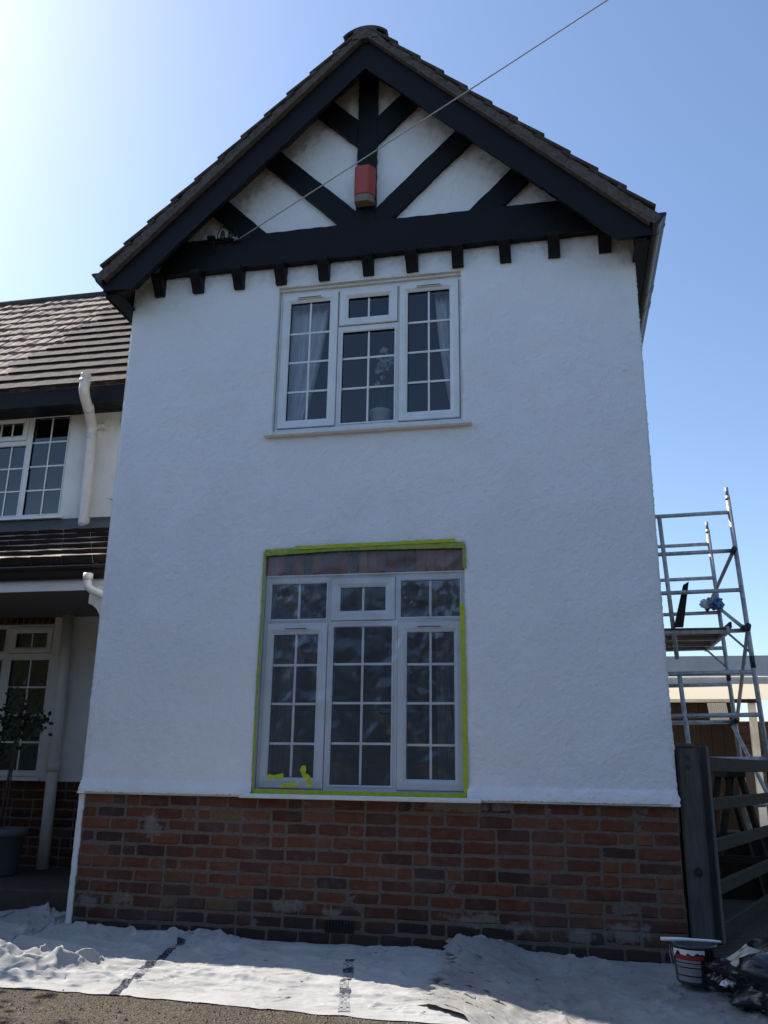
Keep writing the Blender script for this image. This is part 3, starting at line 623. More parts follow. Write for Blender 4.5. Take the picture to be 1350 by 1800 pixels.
tag(grid_object('masking_film', np.stack([FX, FY, FZ], -1).reshape(-1, 3), Q, M['film']), 'clear polythene masking film stretched over the lower window', 'masking film')
def tape_strip(label, pts, material, w, y, seed, group=None, name='masking_tape', thick=.0012, wob=.002, jag=.0025):
    r = random.Random(seed); q = MB(); path = []
    for i in range(len(pts)-1):
        a_, b_ = Vector(pts[i]), Vector(pts[i+1]); n = max(2, int((b_-a_).length/.03))
        for k in range(n+(i == len(pts)-2)): path.append(a_.lerp(b_, k/n))
    vs = []
    for i, p_ in enumerate(path):
        t = (path[min(i+1, len(path)-1)]-path[max(i-1, 0)]).normalized(); nrm = Vector((-t.y, t.x)); a_ = w/2+r.uniform(-jag, jag); b_ = w/2+r.uniform(-jag, jag)*.5
        yj = y+r.uniform(-wob, wob)
        vs += [((p_+nrm*a_).x, yj, (p_+nrm*a_).y), ((p_-nrm*b_).x, yj+r.uniform(-wob, wob)*.5, (p_-nrm*b_).y)]
    vs2 = [(a_, b_+thick, c_) for a_, b_, c_ in vs]; n = len(vs)
    fs = [(2*i, 2*i+1, 2*i+3, 2*i+2) for i in range(len(path)-1)]; fs2 = [tuple(n+k for k in f)[::-1] for f in fs]
    q.add(vs+vs2, fs+fs2+[(0, 2, 2+n, n)]); 
    return tag(q.build(name, material), label, 'tape', group)
tape_strip('green masking tape along the top of the filmed lower window', [(1.395,2.812),(2.05,2.838),(2.985,2.822)], M['tape_green'], .05, -.010, 1)
tape_strip('bright yellow masking tape lapped over the green tape above the lower window', [(1.64,2.843),(2.2,2.85),(2.92,2.858)], M['tape'], .028, -.0165, 2)
tape_strip('yellow-green masking tape down the left edge of the lower window', [(1.392,2.82),(1.396,2.4),(1.39,1.7),(1.398,1.0)], M['tape_green'], .02, -.009, 3)
tape_strip('short yellow tape at the top right corner of the lower window', [(2.985,2.83),(2.99,2.64)], M['tape_green'], .026, -.008, 4)
tape_strip('bright yellow masking tape down the right edge of the lower window', [(2.965,2.37),(2.972,1.9),(2.976,1.4),(2.98,1.0)], M['tape'], .034, -.008, 5)
tape_strip('yellow masking tape along the bottom of the film on the sill', [(1.40,1.003),(2.2,1.0),(2.99,1.0)], M['tape'], .034, -.004, 6)
tape_strip('left scrap of yellow tape stuck on the film above the sill', [(1.50,1.105),(1.56,1.112),(1.63,1.115)], M['tape'], .034, -.004, 7, jag=.012)
tape_strip('lower scrap of yellow tape between two others on the film', [(1.61,1.05),(1.68,1.055),(1.75,1.065)], M['tape'], .034, -.006, 8, jag=.012)
tape_strip('right upright scrap of yellow tape curling off the film', [(1.83,1.04),(1.825,1.10),(1.785,1.13),(1.78,1.19)], M['tape'], .042, -.010, 9, jag=.014, wob=.01)
MB().box(0,.001,0,.001,0,.001)

# ------------------------------------------------------------------ alarm box, cable and its bracket
ax = thing('alarm_box', 'faded red alarm box on the king post of the gable', 'alarm box', (2.163, -.06, 5.9))
q = MB(); c_ = [(-.088, .0), (.088, .0), (.088, -.045), (.045, -.095), (-.06, -.095), (-.088, -.07)]
n = len(c_); q.add([(x, y, .075) for x, y in c_]+[(x, y, .37) for x, y in c_], [tuple(range(n)), tuple(range(2*n-1, n-1, -1))]+[(i, i+n, (i+1)%n+n, (i+1)%n) for i in range(n)])
q.build('cover', M['red_box'], ax, bevel=.006, seg=2)
q = MB(); sc = .97; q.add([(x*sc, y*sc, 0) for x, y in c_]+[(x*sc, y*sc, .0745) for x, y in c_], [tuple(range(n)), tuple(range(2*n-1, n-1, -1))]+[(i, i+n, (i+1)%n+n, (i+1)%n) for i in range(n)])
q.build('backlight_base', M['box_base'], ax, bevel=.005)
bm0 = bpy.data.objects['cover']
ca, cb = Vector((1.03, -.11, 5.685)), Vector((4.24, -1.0, 6.78)); dirc = cb-ca
q = MB(); pth = []
for k in range(41):
    t = k/40*4.2; p_ = ca+dirc*t; p_.z += .05*(t-1)*t*.35-.0 if t > 1 else -.02*t*(1-t); pth.append(p_)
q.tube(pth, .0055, 6); tag(q.build('overhead_cable', M['cable'], None, True), 'thin overhead cable rising to the right across the gable', 'cable')
cbk = thing('cable_bracket', 'small black cable bracket with insulators on the left of the tie beam', 'bracket', (.85, -.076, 5.66))
q = MB(); q.box(-.12, .10, -.02, 0, .02, .045); q.box(-.125, -.055, -.06, -.02, .045, .075); q.box(-.075, -.06, -.03, -.02, -.06, .045); q.build('arm', M['timber'], cbk, bevel=.003)
for dx in (.015, .09):
    q = MB(); q.lathe([(0,.03),(.024,.03),(.024,.07),(.016,.08),(.02,.095),(.012,.12 if dx < .05 else .10),(0,.12 if dx < .05 else .10)], (dx, -.035, 0), 14); q.build('insulator', M['ceramic'], cbk, True)
q = MB(); q.tube([(.17,-.035,.02),(.13,-.04,.03),(.10,-.035,.05)], .01, 6); q.tube([(.16,-.03,.06),(.13,-.03,.01)], .006, 6); q.build('clamp', M['galv'], cbk)
q = MB(); q.tube([(.18,-.034,.025),(.12,-.05,.14),(.05,-.05,.17),(.0,-.045,.15),(-.03,-.04,.09),(-.03,-.03,.03)], .005, 6); q.build('drop_wire', M['timber'], cbk, True)

# ------------------------------------------------------------------ the adjoining set-back house
A = thing('adjoining_house', 'set-back house part with tiled roof, white walls and dark porch', 'house', (0,0,0))
YW = 1.8
aw = MB(); LW = (-3.55,-1.665,3.775,5.06); LW2 = (-3.6,-1.555,1.035,2.83)
aw.holes((-9., .0, 1.0, 5.16), [LW, LW2], YW, YW+.1); aw.build('wall', M['wall_side'], A)
room(A, -4.2, -.9, 1.95, 4.5, 3.2, 5.2); room(A, -4.2, -.9, 1.95, 4.5, .5, 3.05)
inn = MB(); inn.holes((-4.2, -.9, .5, 5.2), [LW, LW2], 1.915, 1.94); inn.build('inner_wall', M['room'], A)
a_l = [((-2.225,-1.69,3.79,5.035),(-2.147,-1.708,3.82,4.98),2,[4.105,4.39,4.68],False),
       ((-2.80,-2.225,4.715,5.03),(-2.725,-2.29,4.78,4.935),3,[],True),
       ((-2.82,-2.205,3.79,4.70),(-2.78,-2.222,3.82,4.65),3,[4.105,4.38],False),
       ((-3.50,-2.86,3.79,5.035),(-3.45,-2.90,3.83,4.98),2,[4.105,4.39,4.68],False)]
window(A, (-3.545,-1.67,3.78,5.055), YW+.03, a_l)
MB().box(-3.6, -1.62, YW-.05, YW+.04, 3.745, 3.778).build('window_sill', M['upvc'], A, bevel=.004)
b_l = [((-2.09,-1.575,2.285,2.56),(-2.005,-1.645,2.345,2.495),2,[],True),
       ((-2.09,-1.56,1.06,2.26),(-2.03,-1.585,1.10,2.21),2,[1.375,1.65,1.93],False),
       ((-2.62,-2.11,2.285,2.57),(-2.59,-2.14,2.31,2.54),2,[],False),
       ((-2.62,-2.11,1.06,2.26),(-2.59,-2.14,1.10,2.21),2,[1.375,1.65,1.93],False),
       ((-3.55,-2.66,1.06,2.56),(-3.5,-2.7,1.10,2.5),2,[1.6,2.1],False)]
window(A, (-3.595,-1.56,1.04,2.585), YW+.03, b_l)
MB().box(-3.65, -1.5, YW-.05, YW+.04, 1.0, 1.037).build('window_sill', M['upvc'], A, bevel=.004)
l2 = MB().box(-3.6, -1.555, YW+.02, YW+.1, 2.588, 2.828).build('brick_lintel', M['mortar'], A)
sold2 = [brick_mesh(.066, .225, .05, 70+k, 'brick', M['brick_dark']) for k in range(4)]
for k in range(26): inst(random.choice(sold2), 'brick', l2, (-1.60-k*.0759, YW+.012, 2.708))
# brick base of the set-back wall
pb = MB().box(-9, -.02, YW+.03, YW+.2, 0, 1.0).build('brick_plinth', M['mortar'], A)
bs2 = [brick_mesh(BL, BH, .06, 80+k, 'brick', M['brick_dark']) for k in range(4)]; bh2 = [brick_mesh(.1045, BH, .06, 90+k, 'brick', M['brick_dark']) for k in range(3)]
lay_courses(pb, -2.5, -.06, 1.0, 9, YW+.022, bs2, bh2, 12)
# main roof: stepped bed and the tiles on it
EY, EZ, RY, RZ = 1.4, 5.13, 3.5, 7.585; SL = math.hypot(RY-EY, RZ-EZ); ca_, sa_ = (RY-EY)/SL, (RZ-EZ)/SL
bed = [(EY+.03, EZ-.0)]; NC = 14; GA = SL/NC
def rp(d, h): return (EY+d*ca_-h*sa_, EZ+d*sa_+h*ca_)
pts = [rp(0, -.03), rp(SL, -.03), (RY+2.1, EZ), (RY+2.1, EZ-.05), (EY+.1, EZ-.05)]
bd = MB().prismx([rp(.02, -.025), rp(SL, -.025), (RY+(RY-EY), EZ), (RY+(RY-EY), EZ-.06), (EY+.12, EZ-.06)], -9., 1.2).build('roof', M['tile'], A)
for k in range(NC):                        # continuous courses beyond the picture and under the wing
    MB().prismx([rp(k*GA, -.02), rp(k*GA+GA+.04, -.024), rp(k*GA+GA+.04, -.002), rp(k*GA, .02)], -9., .4).build('tile_course', M['tile'], bd)
TW = .262; tm = {}
def main_tile(seed, mt, warp):
    r = random.Random(seed); l = GA+.05; t0 = .034+.012*(1-warp); v = []
    for h in (0, 1):
        for sx in (-1, 0, 1):
            for sy in (0, 1):
                x = sx*(TW/2-.002); d = sy*l; hh = (-.004 if h == 0 else t0)+(.001+warp*.010 if sx == 0 else 0)+r.uniform(-1, 1)*(.0015+.011*warp*(1-sy)) - sy*.032
                v.append((x, d*ca_-hh*sa_+ (r.uniform(-.012,.012)*warp*(1-sy)), d*sa_+hh*ca_))
    f = [(0,1,3,2),(2,3,5,4),(6,8,9,7),(8,10,11,9),(0,2,8,6),(2,4,10,8),(1,7,9,3),(3,9,11,5),(0,6,7,1),(4,5,11,10)]
    f = [tuple(reversed(q_)) for q_ in f]
    me = bpy.data.meshes.new('tile'); me.from_pydata(v, [], f); me.materials.append(mt); me.materials.append(M['tile_edge'])
    if warp < .3:
        for k_ in (4, 5): me.polygons[k_].material_index = 1
    return me
t_shade = [main_tile(k, M['tile'], .04) for k in range(5)]; t_lit = [main_tile(20+k, M['tile_lit'], .55) for k in range(9)]
r = random.Random(5)
for k in range(NC):
    y0, z0 = rp(k*GA, 0)
    xl = -2.55-1.9*k/(NC-1); xb = -2.45+ (1.0*(k-2.5)/(NC-3.5))*.55 if k >= 0 else -9
    # boundary between tiles painted in a sunlit tone and shaded-tone ones beside the wing
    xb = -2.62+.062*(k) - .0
    x = -.25-(k % 2)*TW*.5
    while x > xl:
        paler = x+TW*.3 < xb+r.uniform(-.05,.05)
        me = r.choice(t_lit if paler else t_shade)
        if paler:                                # narrow sunlit-tone tiles, two to the width
            for hx in (-.25, .25): inst(r.choice(t_lit), 'tile', bd, (x+hx*TW, y0, z0), (r.uniform(-.03,.03), r.uniform(-.03,.03), 0), (.5, 1, 1))
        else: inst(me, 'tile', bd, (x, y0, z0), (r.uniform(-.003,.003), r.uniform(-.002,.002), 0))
        x -= TW
q = MB(); q.tube([(-9, RY, RZ+.0), (.5, RY, RZ+.0)], .075, 14); q.build('ridge_tile', M['tile_verge'], bd, True)
MB().box(-9, -.3, EY+.012, EY+.06, EZ-.20, EZ-.012).build('fascia_board', M['timber'], A)
MB().box(-9, -.2, EY+.077, YW-.002, EZ-.155, EZ-.14).build('soffit', M['timber'], A)
# lean-to porch roof
LY, LZ, TY, TZ = .32, 2.875, 1.8, 3.63; ls_ = math.hypot(TY-LY, TZ-LZ); cl_, sl_ = (TY-LY)/ls_, (TZ-LZ)/ls_
def lp_(d, h): return (LY+d*cl_-h*sl_, LZ+d*sl_+h*cl_)
lr = MB().prismx([lp_(.03, -.02), lp_(ls_, -.02), lp_(ls_, -.06), lp_(.03, -.06)], -9., -.001).build('porch_roof', M['tile_leanto'], A)
NL = 6; GL = (ls_-.12)/NL
for k in range(NL): MB().prismx([lp_(k*GL+.004, -.016), lp_(k*GL+GL+.03, -.018), lp_(k*GL+GL+.03, -.004), lp_(k*GL+.004, .012)], -9., -2.6).build('tile_course', M['tile_leanto'], lr)
def lt_tile(seed):
    r = random.Random(seed); l = GL+.04; v = []; TW2 = .3
    for h in (0, 1):
        for sx in (-1, 0, 1):
            for sy in (0, 1):
                hh = (-.012 if h == 0 else .062)+(.003 if sx == 0 else 0)+r.uniform(-.004,.004)*(1-sy)-sy*.05; d = sy*l
                v.append((sx*(TW2/2-.002), d*cl_-hh*sl_+r.uniform(-.006,.006)*(1-sy), d*sl_+hh*cl_))
    f = [(0,1,3,2),(2,3,5,4),(6,8,9,7),(8,10,11,9),(0,2,8,6),(2,4,10,8),(1,7,9,3),(3,9,11,5),(0,6,7,1),(4,5,11,10)]
    me = bpy.data.meshes.new('tile'); me.from_pydata(v, [], [tuple(reversed(q_)) for q_ in f]); me.materials.append(M['tile_leanto']); me.materials.append(M['tile_edge'])
    for k_ in (4, 5): me.polygons[k_].material_index = 1
    return me
ltm = [lt_tile(k) for k in range(6)]
for k in range(NL):
    y0, z0 = lp_(k*GL, 0)
    for i in range(9): inst(r.choice(ltm), 'tile', lr, (-.155-i*.3-(k%2)*.15+(.0 if k%2 == 0 else .0), y0, z0), (r.uniform(-.02,.02), r.uniform(-.008,.008), 0))
fl_ = MB(); fl_.prismx([(YW-.004, 3.745), (YW-.03, 3.70), (1.56, 3.545), (1.555, 3.515), (YW-.004, 3.60)], -9., -.001); fl_.build('lead_flashing', M['lead'], A)
MB().box(-9, -.004, LY+.075, LY+.095, 2.64, 2.775).build('porch_fascia', M['wall_side'], A)
gm_ = MB(); gm_.prismx([(LY+.07-px*.95, LZ-.03+pz*1.05) for px, pz in og], -9, -.02); gm_.prismx([(LY+.07,LZ-.03),(LY-.03,LZ-.03),(LY+.03,LZ-.14),(LY+.07,LZ-.14)], -.024, -.019); gm_.build('porch_gutter', M['pvc_black'], A)
MB().box(-9, -.004, LY+.097, YW-.003, 2.655, 2.67).build('porch_ceiling', M['room'], A)
q = MB(); q.prism([(-.012, 2.645),(-.295, 2.645),(-.295, 2.50),(-.255, 2.485),(-.215, 2.455),(-.185, 2.41),(-.16, 2.35),(-.13,2.27),(-.09,2.20),(-.012,2.16)], .30, .37); q.build('porch_bracket', M['pipe'], A, bevel=.004)
q = MB(); q.tube([(-.285,.235,2.745),(-.285,.235,2.67),(-.272,.235,2.632),(-.235,.235,2.602),(-.10,.24,2.55),(-.02,.24,2.52)], .034, 14); q.tube([(-.285,.235,2.75),(-.285,.235,2.69)], .041, 14); q.build('outlet_elbow', M['pipe'], A, True)
# vent pipe through the porch roof
q = MB(); yv = 1.70
VT = (-1.205, 1.26)
def smooth_path(P, n=6):
    P = [Vector(p_) for p_ in P]; out = []
    for i in range(len(P)-1):
        p0, p1, p2, p3 = P[max(i-1,0)], P[i], P[i+1], P[min(i+2,len(P)-1)]
        for k in range(n):
            t = k/n; out.append(.5*((2*p1)+(p2-p0)*t+(2*p0-5*p1+4*p2-p3)*t*t+(-p0+3*p1-3*p2+p3)*t**3))
    return out+[P[-1]]
q.tube(smooth_path([(-1.295,yv,3.60),(-1.31,yv,4.2),(-1.325,yv,4.68),(-1.325,yv-.03,4.78),(-1.285,yv-.16,4.87),(-1.235,VT[1]+.10,4.94),(-1.21,VT[1]+.01,5.01),(VT[0],VT[1],5.06),(VT[0],VT[1],5.13)]), .055, 18)
vp = q.build('vent_pipe', M['pipe'], A, True)
for pa, pb_, rr_ in (((-1.323,yv,4.62),(-1.325,yv,4.67),.061), ((-1.295,yv,3.62),(-1.295,yv,3.70),.06), ((VT[0],VT[1],5.095),(VT[0],VT[1],5.13),.062), ((-1.272,yv-.20,4.888),(-1.257,yv-.25,4.912),.061)):
    q = MB(); q.tube([pa, pb_], rr_, 18); q.build('collar', M['pipe'], vp, True)
q = MB()
for k in range(14): a_ = k*2*math.pi/14; q.tube([(VT[0]+.054*math.cos(a_),VT[1]+.054*math.sin(a_),5.13),(VT[0]+.05*math.cos(a_),VT[1]+.05*math.sin(a_),5.185)], .005, 5)
q.lathe([(.054,0),(.05,.012),(.0,.018)], (VT[0],VT[1],5.185), 14); q.build('cage', M['pipe'], vp)
q = MB(); q.box(-1.30, -1.19, yv+.01, YW, 4.76, 4.80); q.box(-1.22, -1.17, yv+.04, YW, 4.79, 4.86); q.build('pipe_strap', M['pipe'], vp)
q = MB(); q.tube([(-1.335,1.69,2.66),(-1.315,1.69,1.9),(-1.305,1.69,1.1),(-1.29,1.69,.19)], .056, 18); q.tube([(-1.305,1.69,1.09),(-1.307,1.69,1.20)], .064, 18); q.build('drain_pipe', M['pipe'], A, True)
q = MB(); q.tube([(-.97,YW-.03,4.86),(-.97,YW+.01,4.86)], .07, 20); vt = q.build('wall_vent', M['pipe'], A, True)
q = MB(); q.tube([(-.97,YW-.034,4.86),(-.97,YW-.031,4.86)], .045, 20); q.build('vent_grille', M['vent_slot'], vt)
q = MB(); q.tube([(-1.02,YW,3.93),(-1.02,YW-.1,3.925)], .016, 10); q.build('overflow_pipe', M['pipe'], A, True)
MB().box(-3.95, -3.8, .42, YW-.002, .2, 2.65).build('porch_light_blocker', M['wall_side'], A)  # unseen end wall added to keep sky and sun out of the porch
MB().box(-9, -.05, 3.5, 5.6, 0, 5.1).build('rear_block', M['wall_side'], A)

# potted tree in the porch
pt_ = thing('potted_tree', 'thin staked tree in a grey pot in the dark porch', 'potted plant', (-1.42, 1.15, .2))
q = MB(); q.lathe([(0,0),(.17,0),(.18,.02),(.21,.33),(.235,.335),(.235,.40),(.205,.40),(.20,.36),(0,.35)], (0,0,0), 28); q.build('pot', M['pot'], pt_, True)
q = MB(); q.tube([(-.03,0,.35),(.0,.0,.8),(.03,.0,1.25),(.05,.01,1.6)], [.013,.012,.011,.006], 8); tk = q.build('trunk', M['bark'], pt_, True)
q = MB(); q.tube([(.04,-.03,.35),(.06,-.03,1.4)], .007, 6); q.build('cane', M['wood_grey'], pt_)
def leaves(mb, c, rad, n, size, seed, shape=(1,1,1), clumps=0):
    r = random.Random(seed); cs = [Vector((r.gauss(0,.45)*rad*shape[0], r.gauss(0,.45)*rad*shape[1], r.gauss(0,.45)*rad*shape[2])) for _ in range(clumps)] if clumps else None
    for k in range(n):
        if cs: d = r.choice(cs)+Vector((r.gauss(0,1), r.gauss(0,1), r.gauss(0,1)))*rad*.2
        else: d = Vector((r.gauss(0,.5)*shape[0], r.gauss(0,.5)*shape[1], r.gauss(0,.5)*shape[2]))*rad
        p_ = Vector(c)+d; t = Vector((r.gauss(0,1), r.gauss(0,1), r.gauss(0,1))).normalized(); s_ = t.orthogonal().normalized(); l = size*r.uniform(.6,1.3); w_ = l*.32
        mb.add([p_, p_+t*l*.5+s_*w_, p_+t*l, p_+t*l*.5-s_*w_], [(0,1,2,3)])
q = MB(); leaves(q, (.02,0,1.35),   .34, 360, .06, 3, (.85,.8,.8), 26); q.build('foliage', M['leaf_dark'], pt_)

# ------------------------------------------------------------------ dust sheets
def sheet(name, label, x0, x1, yb, yf_, hump, material, seed, z0=.004, step=.014, extra=None, amp=1., over=None):
    nx_ = int((x1-x0)/step); ys0, ys1 = -2.6, 1.0; ny_ = int((ys1-ys0)/step)
    X_ = x0+(x1-x0)*np.arange(nx_)/(nx_-1); Y_ = ys0+(ys1-ys0)*np.arange(ny_)/(ny_-1); XX_, YY_ = np.meshgrid(X_, Y_, indexing='ij')
    e1 = field(nx_, ny_, 12, 40, seed)[:, 0]; e2 = field(nx_, ny_, 8, 30, seed+1)[:, 5]
    f_ = np.vectorize(yf_)(X_)+e1*.007; b_ = np.vectorize(yb)(X_)+e2*.015
    # ridged crumples, in two directions
    n1 = field(nx_, ny_, 9, 26, seed+2); n2 = field(nx_, ny_, 16, 50, seed+3); n3 = field(nx_, ny_, 5, 12, seed+4)
    ridged = np.maximum(0, .45-np.abs(n1))**1.5*.022+np.maximum(0, .3-np.abs(n2))*.03
    Zs = z0+.006+ridged*amp*(.35+.65*sstep(-.3, 1.2, n2+.4))+.003*n2+.0005*n3
    rc = np.random.RandomState(seed+9); Tn = (YY_-ys0)/(ys1-ys0)*1.6
    for _ in range(46):
        ax_, at_2, an_, ln_, hh_, ww_ = x0+rc.rand()*(x1-x0), rc.rand()*1.6, (rc.randn()*.5 if rc.rand() < .6 else rc.rand()*3.1), .15+rc.rand()*.6, (.004+.011*rc.rand())*amp, .008+.014*rc.rand()
        s2 = (XX_-ax_)*math.cos(an_)+(Tn-at_2)*math.sin(an_); d2 = -(XX_-ax_)*math.sin(an_)+(Tn-at_2)*math.cos(an_)+.02*n1
        Zs = Zs+hh_*np.exp(-np.abs(d2/ww_)**1.4)*sstep(-.02, .12, s2)*(1-sstep(ln_-.15, ln_, s2))
    if extra is not None: Zs = Zs+extra(XX_, YY_, n1, n2, nx_, ny_)
    Zs = Zs+hump(XX_, YY_)*(1+.16*n1+.1*n3)
    # remap v to span front-back edge so that the outline follows them
    T = (YY_-ys0)/(ys1-ys0); YN = f_[:, None]+(b_-f_)[:, None]*T
    ed = np.minimum(np.minimum(T, 1-T)*8, np.minimum((XX_-x0), (x1-XX_))/.08); Zs = z0+(Zs-z0)*(.25+.75*sstep(0, 1, ed))
    XN = XX_+.012*field(nx_, ny_, 10, 30, seed+5)+(field(nx_, ny_, 12, 60, seed+6)[7]*.035)[None, :]*(np.exp(-(XX_-x0)/.25)+np.exp(-(x1-XX_)/.25))
    idx_ = np.arange(nx_*ny_).reshape(nx_, ny_); Q_ = np.stack([idx_[:-1,:-1].ravel(), idx_[1:,:-1].ravel(), idx_[1:,1:].ravel(), idx_[:-1,1:].ravel()], 1)
    return tag(grid_object(name, np.stack([XN, YN, np.maximum(Zs, z0)-(over(XN, YN) if over else 0)], -1).reshape(-1, 3), Q_, material), label, 'dust sheet')
def Y_of(XX_, T): return T
def humpA(X_, Yp):                        # Yp is the unmapped parameter -2.6..1 (front..back)
    t = (Yp+2.6)/3.6; back = sstep(.80, .97, t)*(1-.55*sstep(.975, 1, t))
    prof_ = .085*np.exp(-((X_-.25)/.35)**2)+.07*np.exp(-((X_-.95)/.28)**2)+.05*np.exp(-((X_-1.25)/.2)**2)+.03*np.exp(-((X_-2.55)/.35)**2)+.012+.10*np.exp(-((X_+.45)/.3)**2)
    return back*prof_
def extraA(X_, Yp, n1, n2, a_, b_):
    t = (Yp+2.6)/3.6; m_ = np.exp(-((X_-.35)/.55)**2)*np.exp(-((t-.25)/.22)**2)
    e = m_*np.maximum(0, .9-np.abs(field(a_, b_, 20, 44, 77)))*.028
    for (cx_, ct, h_, w_) in ((.40,.42,.075,.03),(.52,.41,.07,.045),(.73,.40,.06,.045),(.62,.28,.06,.04),(.1,.3,.05,.06),(-.02,.47,.07,.1)): e += h_*np.exp(-((X_-cx_)/w_)**2-((t-ct)/.045)**2)
    for (x_a, t_a, x_b, t_b, h_, w_) in ((1.25,.9,2.0,.62,.018,.025),(1.9,.72,2.75,.5,.02,.03),(.9,.33,2.4,.30,.012,.02),(2.2,.68,3.1,.62,.016,.03),(1.5,.2,2.2,.22,.01,.02),(-.3,.30,.55,.22,.05,.035),(-.2,.18,.75,.33,.045,.03),(.1,.40,.85,.30,.045,.03),(.45,.12,1.1,.2,.03,.03),(-.5,.42,.25,.36,.05,.04),(.55,.36,1.3,.44,.02,.025),(.9,.16,1.75,.12,.018,.025),(1.35,.36,2.1,.28,.016,.022),(-.6,.7,.5,.62,.03,.05),(.2,.82,1.0,.66,.025,.03),(.5,.9,1.5,.78,.03,.025),(1.7,.86,2.8,.80,.02,.02),(2.0,.4,2.9,.33,.014,.02),(2.4,.2,3.1,.27,.014,.02)):
        dx, dt = x_b-x_a, (t_b-t_a)*1.6; ln = math.hypot(dx, dt); s_ = ((X_-x_a)*dx+(t-t_a)*1.6*dt)/ln; d_ = np.abs(-(X_-x_a)*dt+(t-t_a)*1.6*dx)/ln
        e += h_*np.exp(-(d_/w_)**2)*sstep(-.05, .1, s_)*(1-sstep(ln-.1, ln+.05, s_))
    return e
def interp(tab):
    xs_, ys_ = zip(*tab); return lambda x: float(np.interp(x, xs_, ys_))
sheet('dust_sheet', 'creased white dust sheet with dark blue printed strips, half in sunlight', -1.5, 3.35,
      interp([(-1.5,.3),(-.9,.35),(-.5,.62),(-.2,.45),(-.05,.05),(.1,.005),(3.35,.0)]), interp([(-1.5,-1.3),(-.3,-1.44),(.2,-1.57),(.6,-1.60),(1.2,-1.60),(1.9,-1.63),(2.5,-1.67),(3.35,-1.70)]), humpA, M['sheet_a'], 101, extra=extraA)
def humpB(X_, Yp):
    t = (Yp+2.6)/3.6; back = sstep(.82, .965, t)*(1-.5*sstep(.975, 1, t)); lf = np.exp(-((X_-2.92)/.07)**2)*.035
    return back*(.10*np.exp(-((X_-3.08)/.18)**2)+.035*np.exp(-((X_-3.5)/.3)**2)+.03)+lf*(.4+.6*t)
def extraB(X_, Yp, n1, n2, a_, b_):
    t = (Yp+2.6)/3.6; e = 0*X_
    for (x_a, t_a, x_b, t_b, h_, w_) in ((2.95,.86,3.25,.72,.03,.025),(3.2,.9,3.35,.74,.02,.02),(3.1,.52,3.7,.55,.02,.02),(3.4,.88,4.3,.86,.022,.025),(3.7,.55,3.85,.4,.014,.02)):
        dx, dt = x_b-x_a, (t_b-t_a)*1.6; ln = math.hypot(dx, dt); s_ = ((X_-x_a)*dx+(t-t_a)*1.6*dt)/ln; d_ = np.abs(-(X_-x_a)*dt+(t-t_a)*1.6*dx)/ln
        e = e+h_*np.exp(-(d_/w_)**2)*sstep(-.05, .1, s_)*(1-sstep(ln-.1, ln+.05, s_))
    return e
sheet('dust_sheet', 'grey stained dust sheet bunched against the brick base at the right', 2.9, 5.3, interp([(2.9,-.01),(4.4,-.02),(4.6,-.02),(5.3,.0)]), interp([(2.9,-1.45),(3.1,-1.58),(3.35,-1.9),(3.8,-2.3),(5.3,-2.4)]), humpB, M['sheet_b'], 202, z0=.034, extra=extraB, amp=1.8, over=lambda x_, y_: .029*(1-(1-sstep(3.25, 3.5, x_))*sstep(-1.72, -1.60, y_)))

# ------------------------------------------------------------------ bucket, stick, bin bag
BX, BY, BZ = 4.345, -.66, .045
bk = thing('paint_bucket', 'dirty dark paint bucket with red band and pale label stripes', 'bucket', (BX, BY, BZ))
q = MB(); q.lathe([(0,0),(.095,0),(.102,.008),(.122,.19),(.128,.19),(.128,.205),(.118,.205),(.098,.02),(0,.02)], (0,0,0), 32); q.build('body', M['bucket'], bk, True)
def band(z0_, z1_, a0, a1, mt, nm):
    rr_ = lambda z: .1035+(.1225-.1035)*z/.19
    MB().lathe([(rr_(z0_), z0_), (rr_(z1_), z1_)], (0,0,0), 20, a0, a1).build(nm, mt, bk, True)
band(.133, .155, math.radians(200), math.radians(290), M['bucket_red'], 'red_band')
for (z0_, z1_) in ((.018,.045),(.052,.088),(.094,.112),(.117,.130)): band(z0_, z1_, math.radians(205), math.radians(280), M['bucket_label'], 'label_stripe')
q = MB(); rr = random.Random(2); n = 14; vs = []
for k in range(n+1):
    a_ = math.radians(205+85*k/n); vs += [(.1285*math.cos(a_), .1285*math.sin(a_), .185), (.1265*math.cos(a_), .1265*math.sin(a_), .168-rr.uniform(-.006,.014)*(1 if k % 3 else 2))]
q.add(vs, [(2*k, 2*k+1, 2*k+3, 2*k+2) for k in range(n)]); q.build('paint_drips', M['paint_white'], bk)
q = MB(); q.tube([(-.128,0,.19),(-.135,-.03,.16),(-.13,-.06,.10),(-.12,-.075,.14),(-.125,-.03,.18)], .0025, 5); q.build('handle', M['galv'], bk)
q = MB(); q.tube([(4.165,-.70,.268),(4.25,-.69,.268),(4.45,-.66,.262),(4.50,-.655,.26)], [.010,.011,.0085,.006], 10); q.build('stick', M['paint_white'], None, True)
tag(bpy.data.objects['stick'], 'white painted stick laid across the top of the bucket', 'stick')
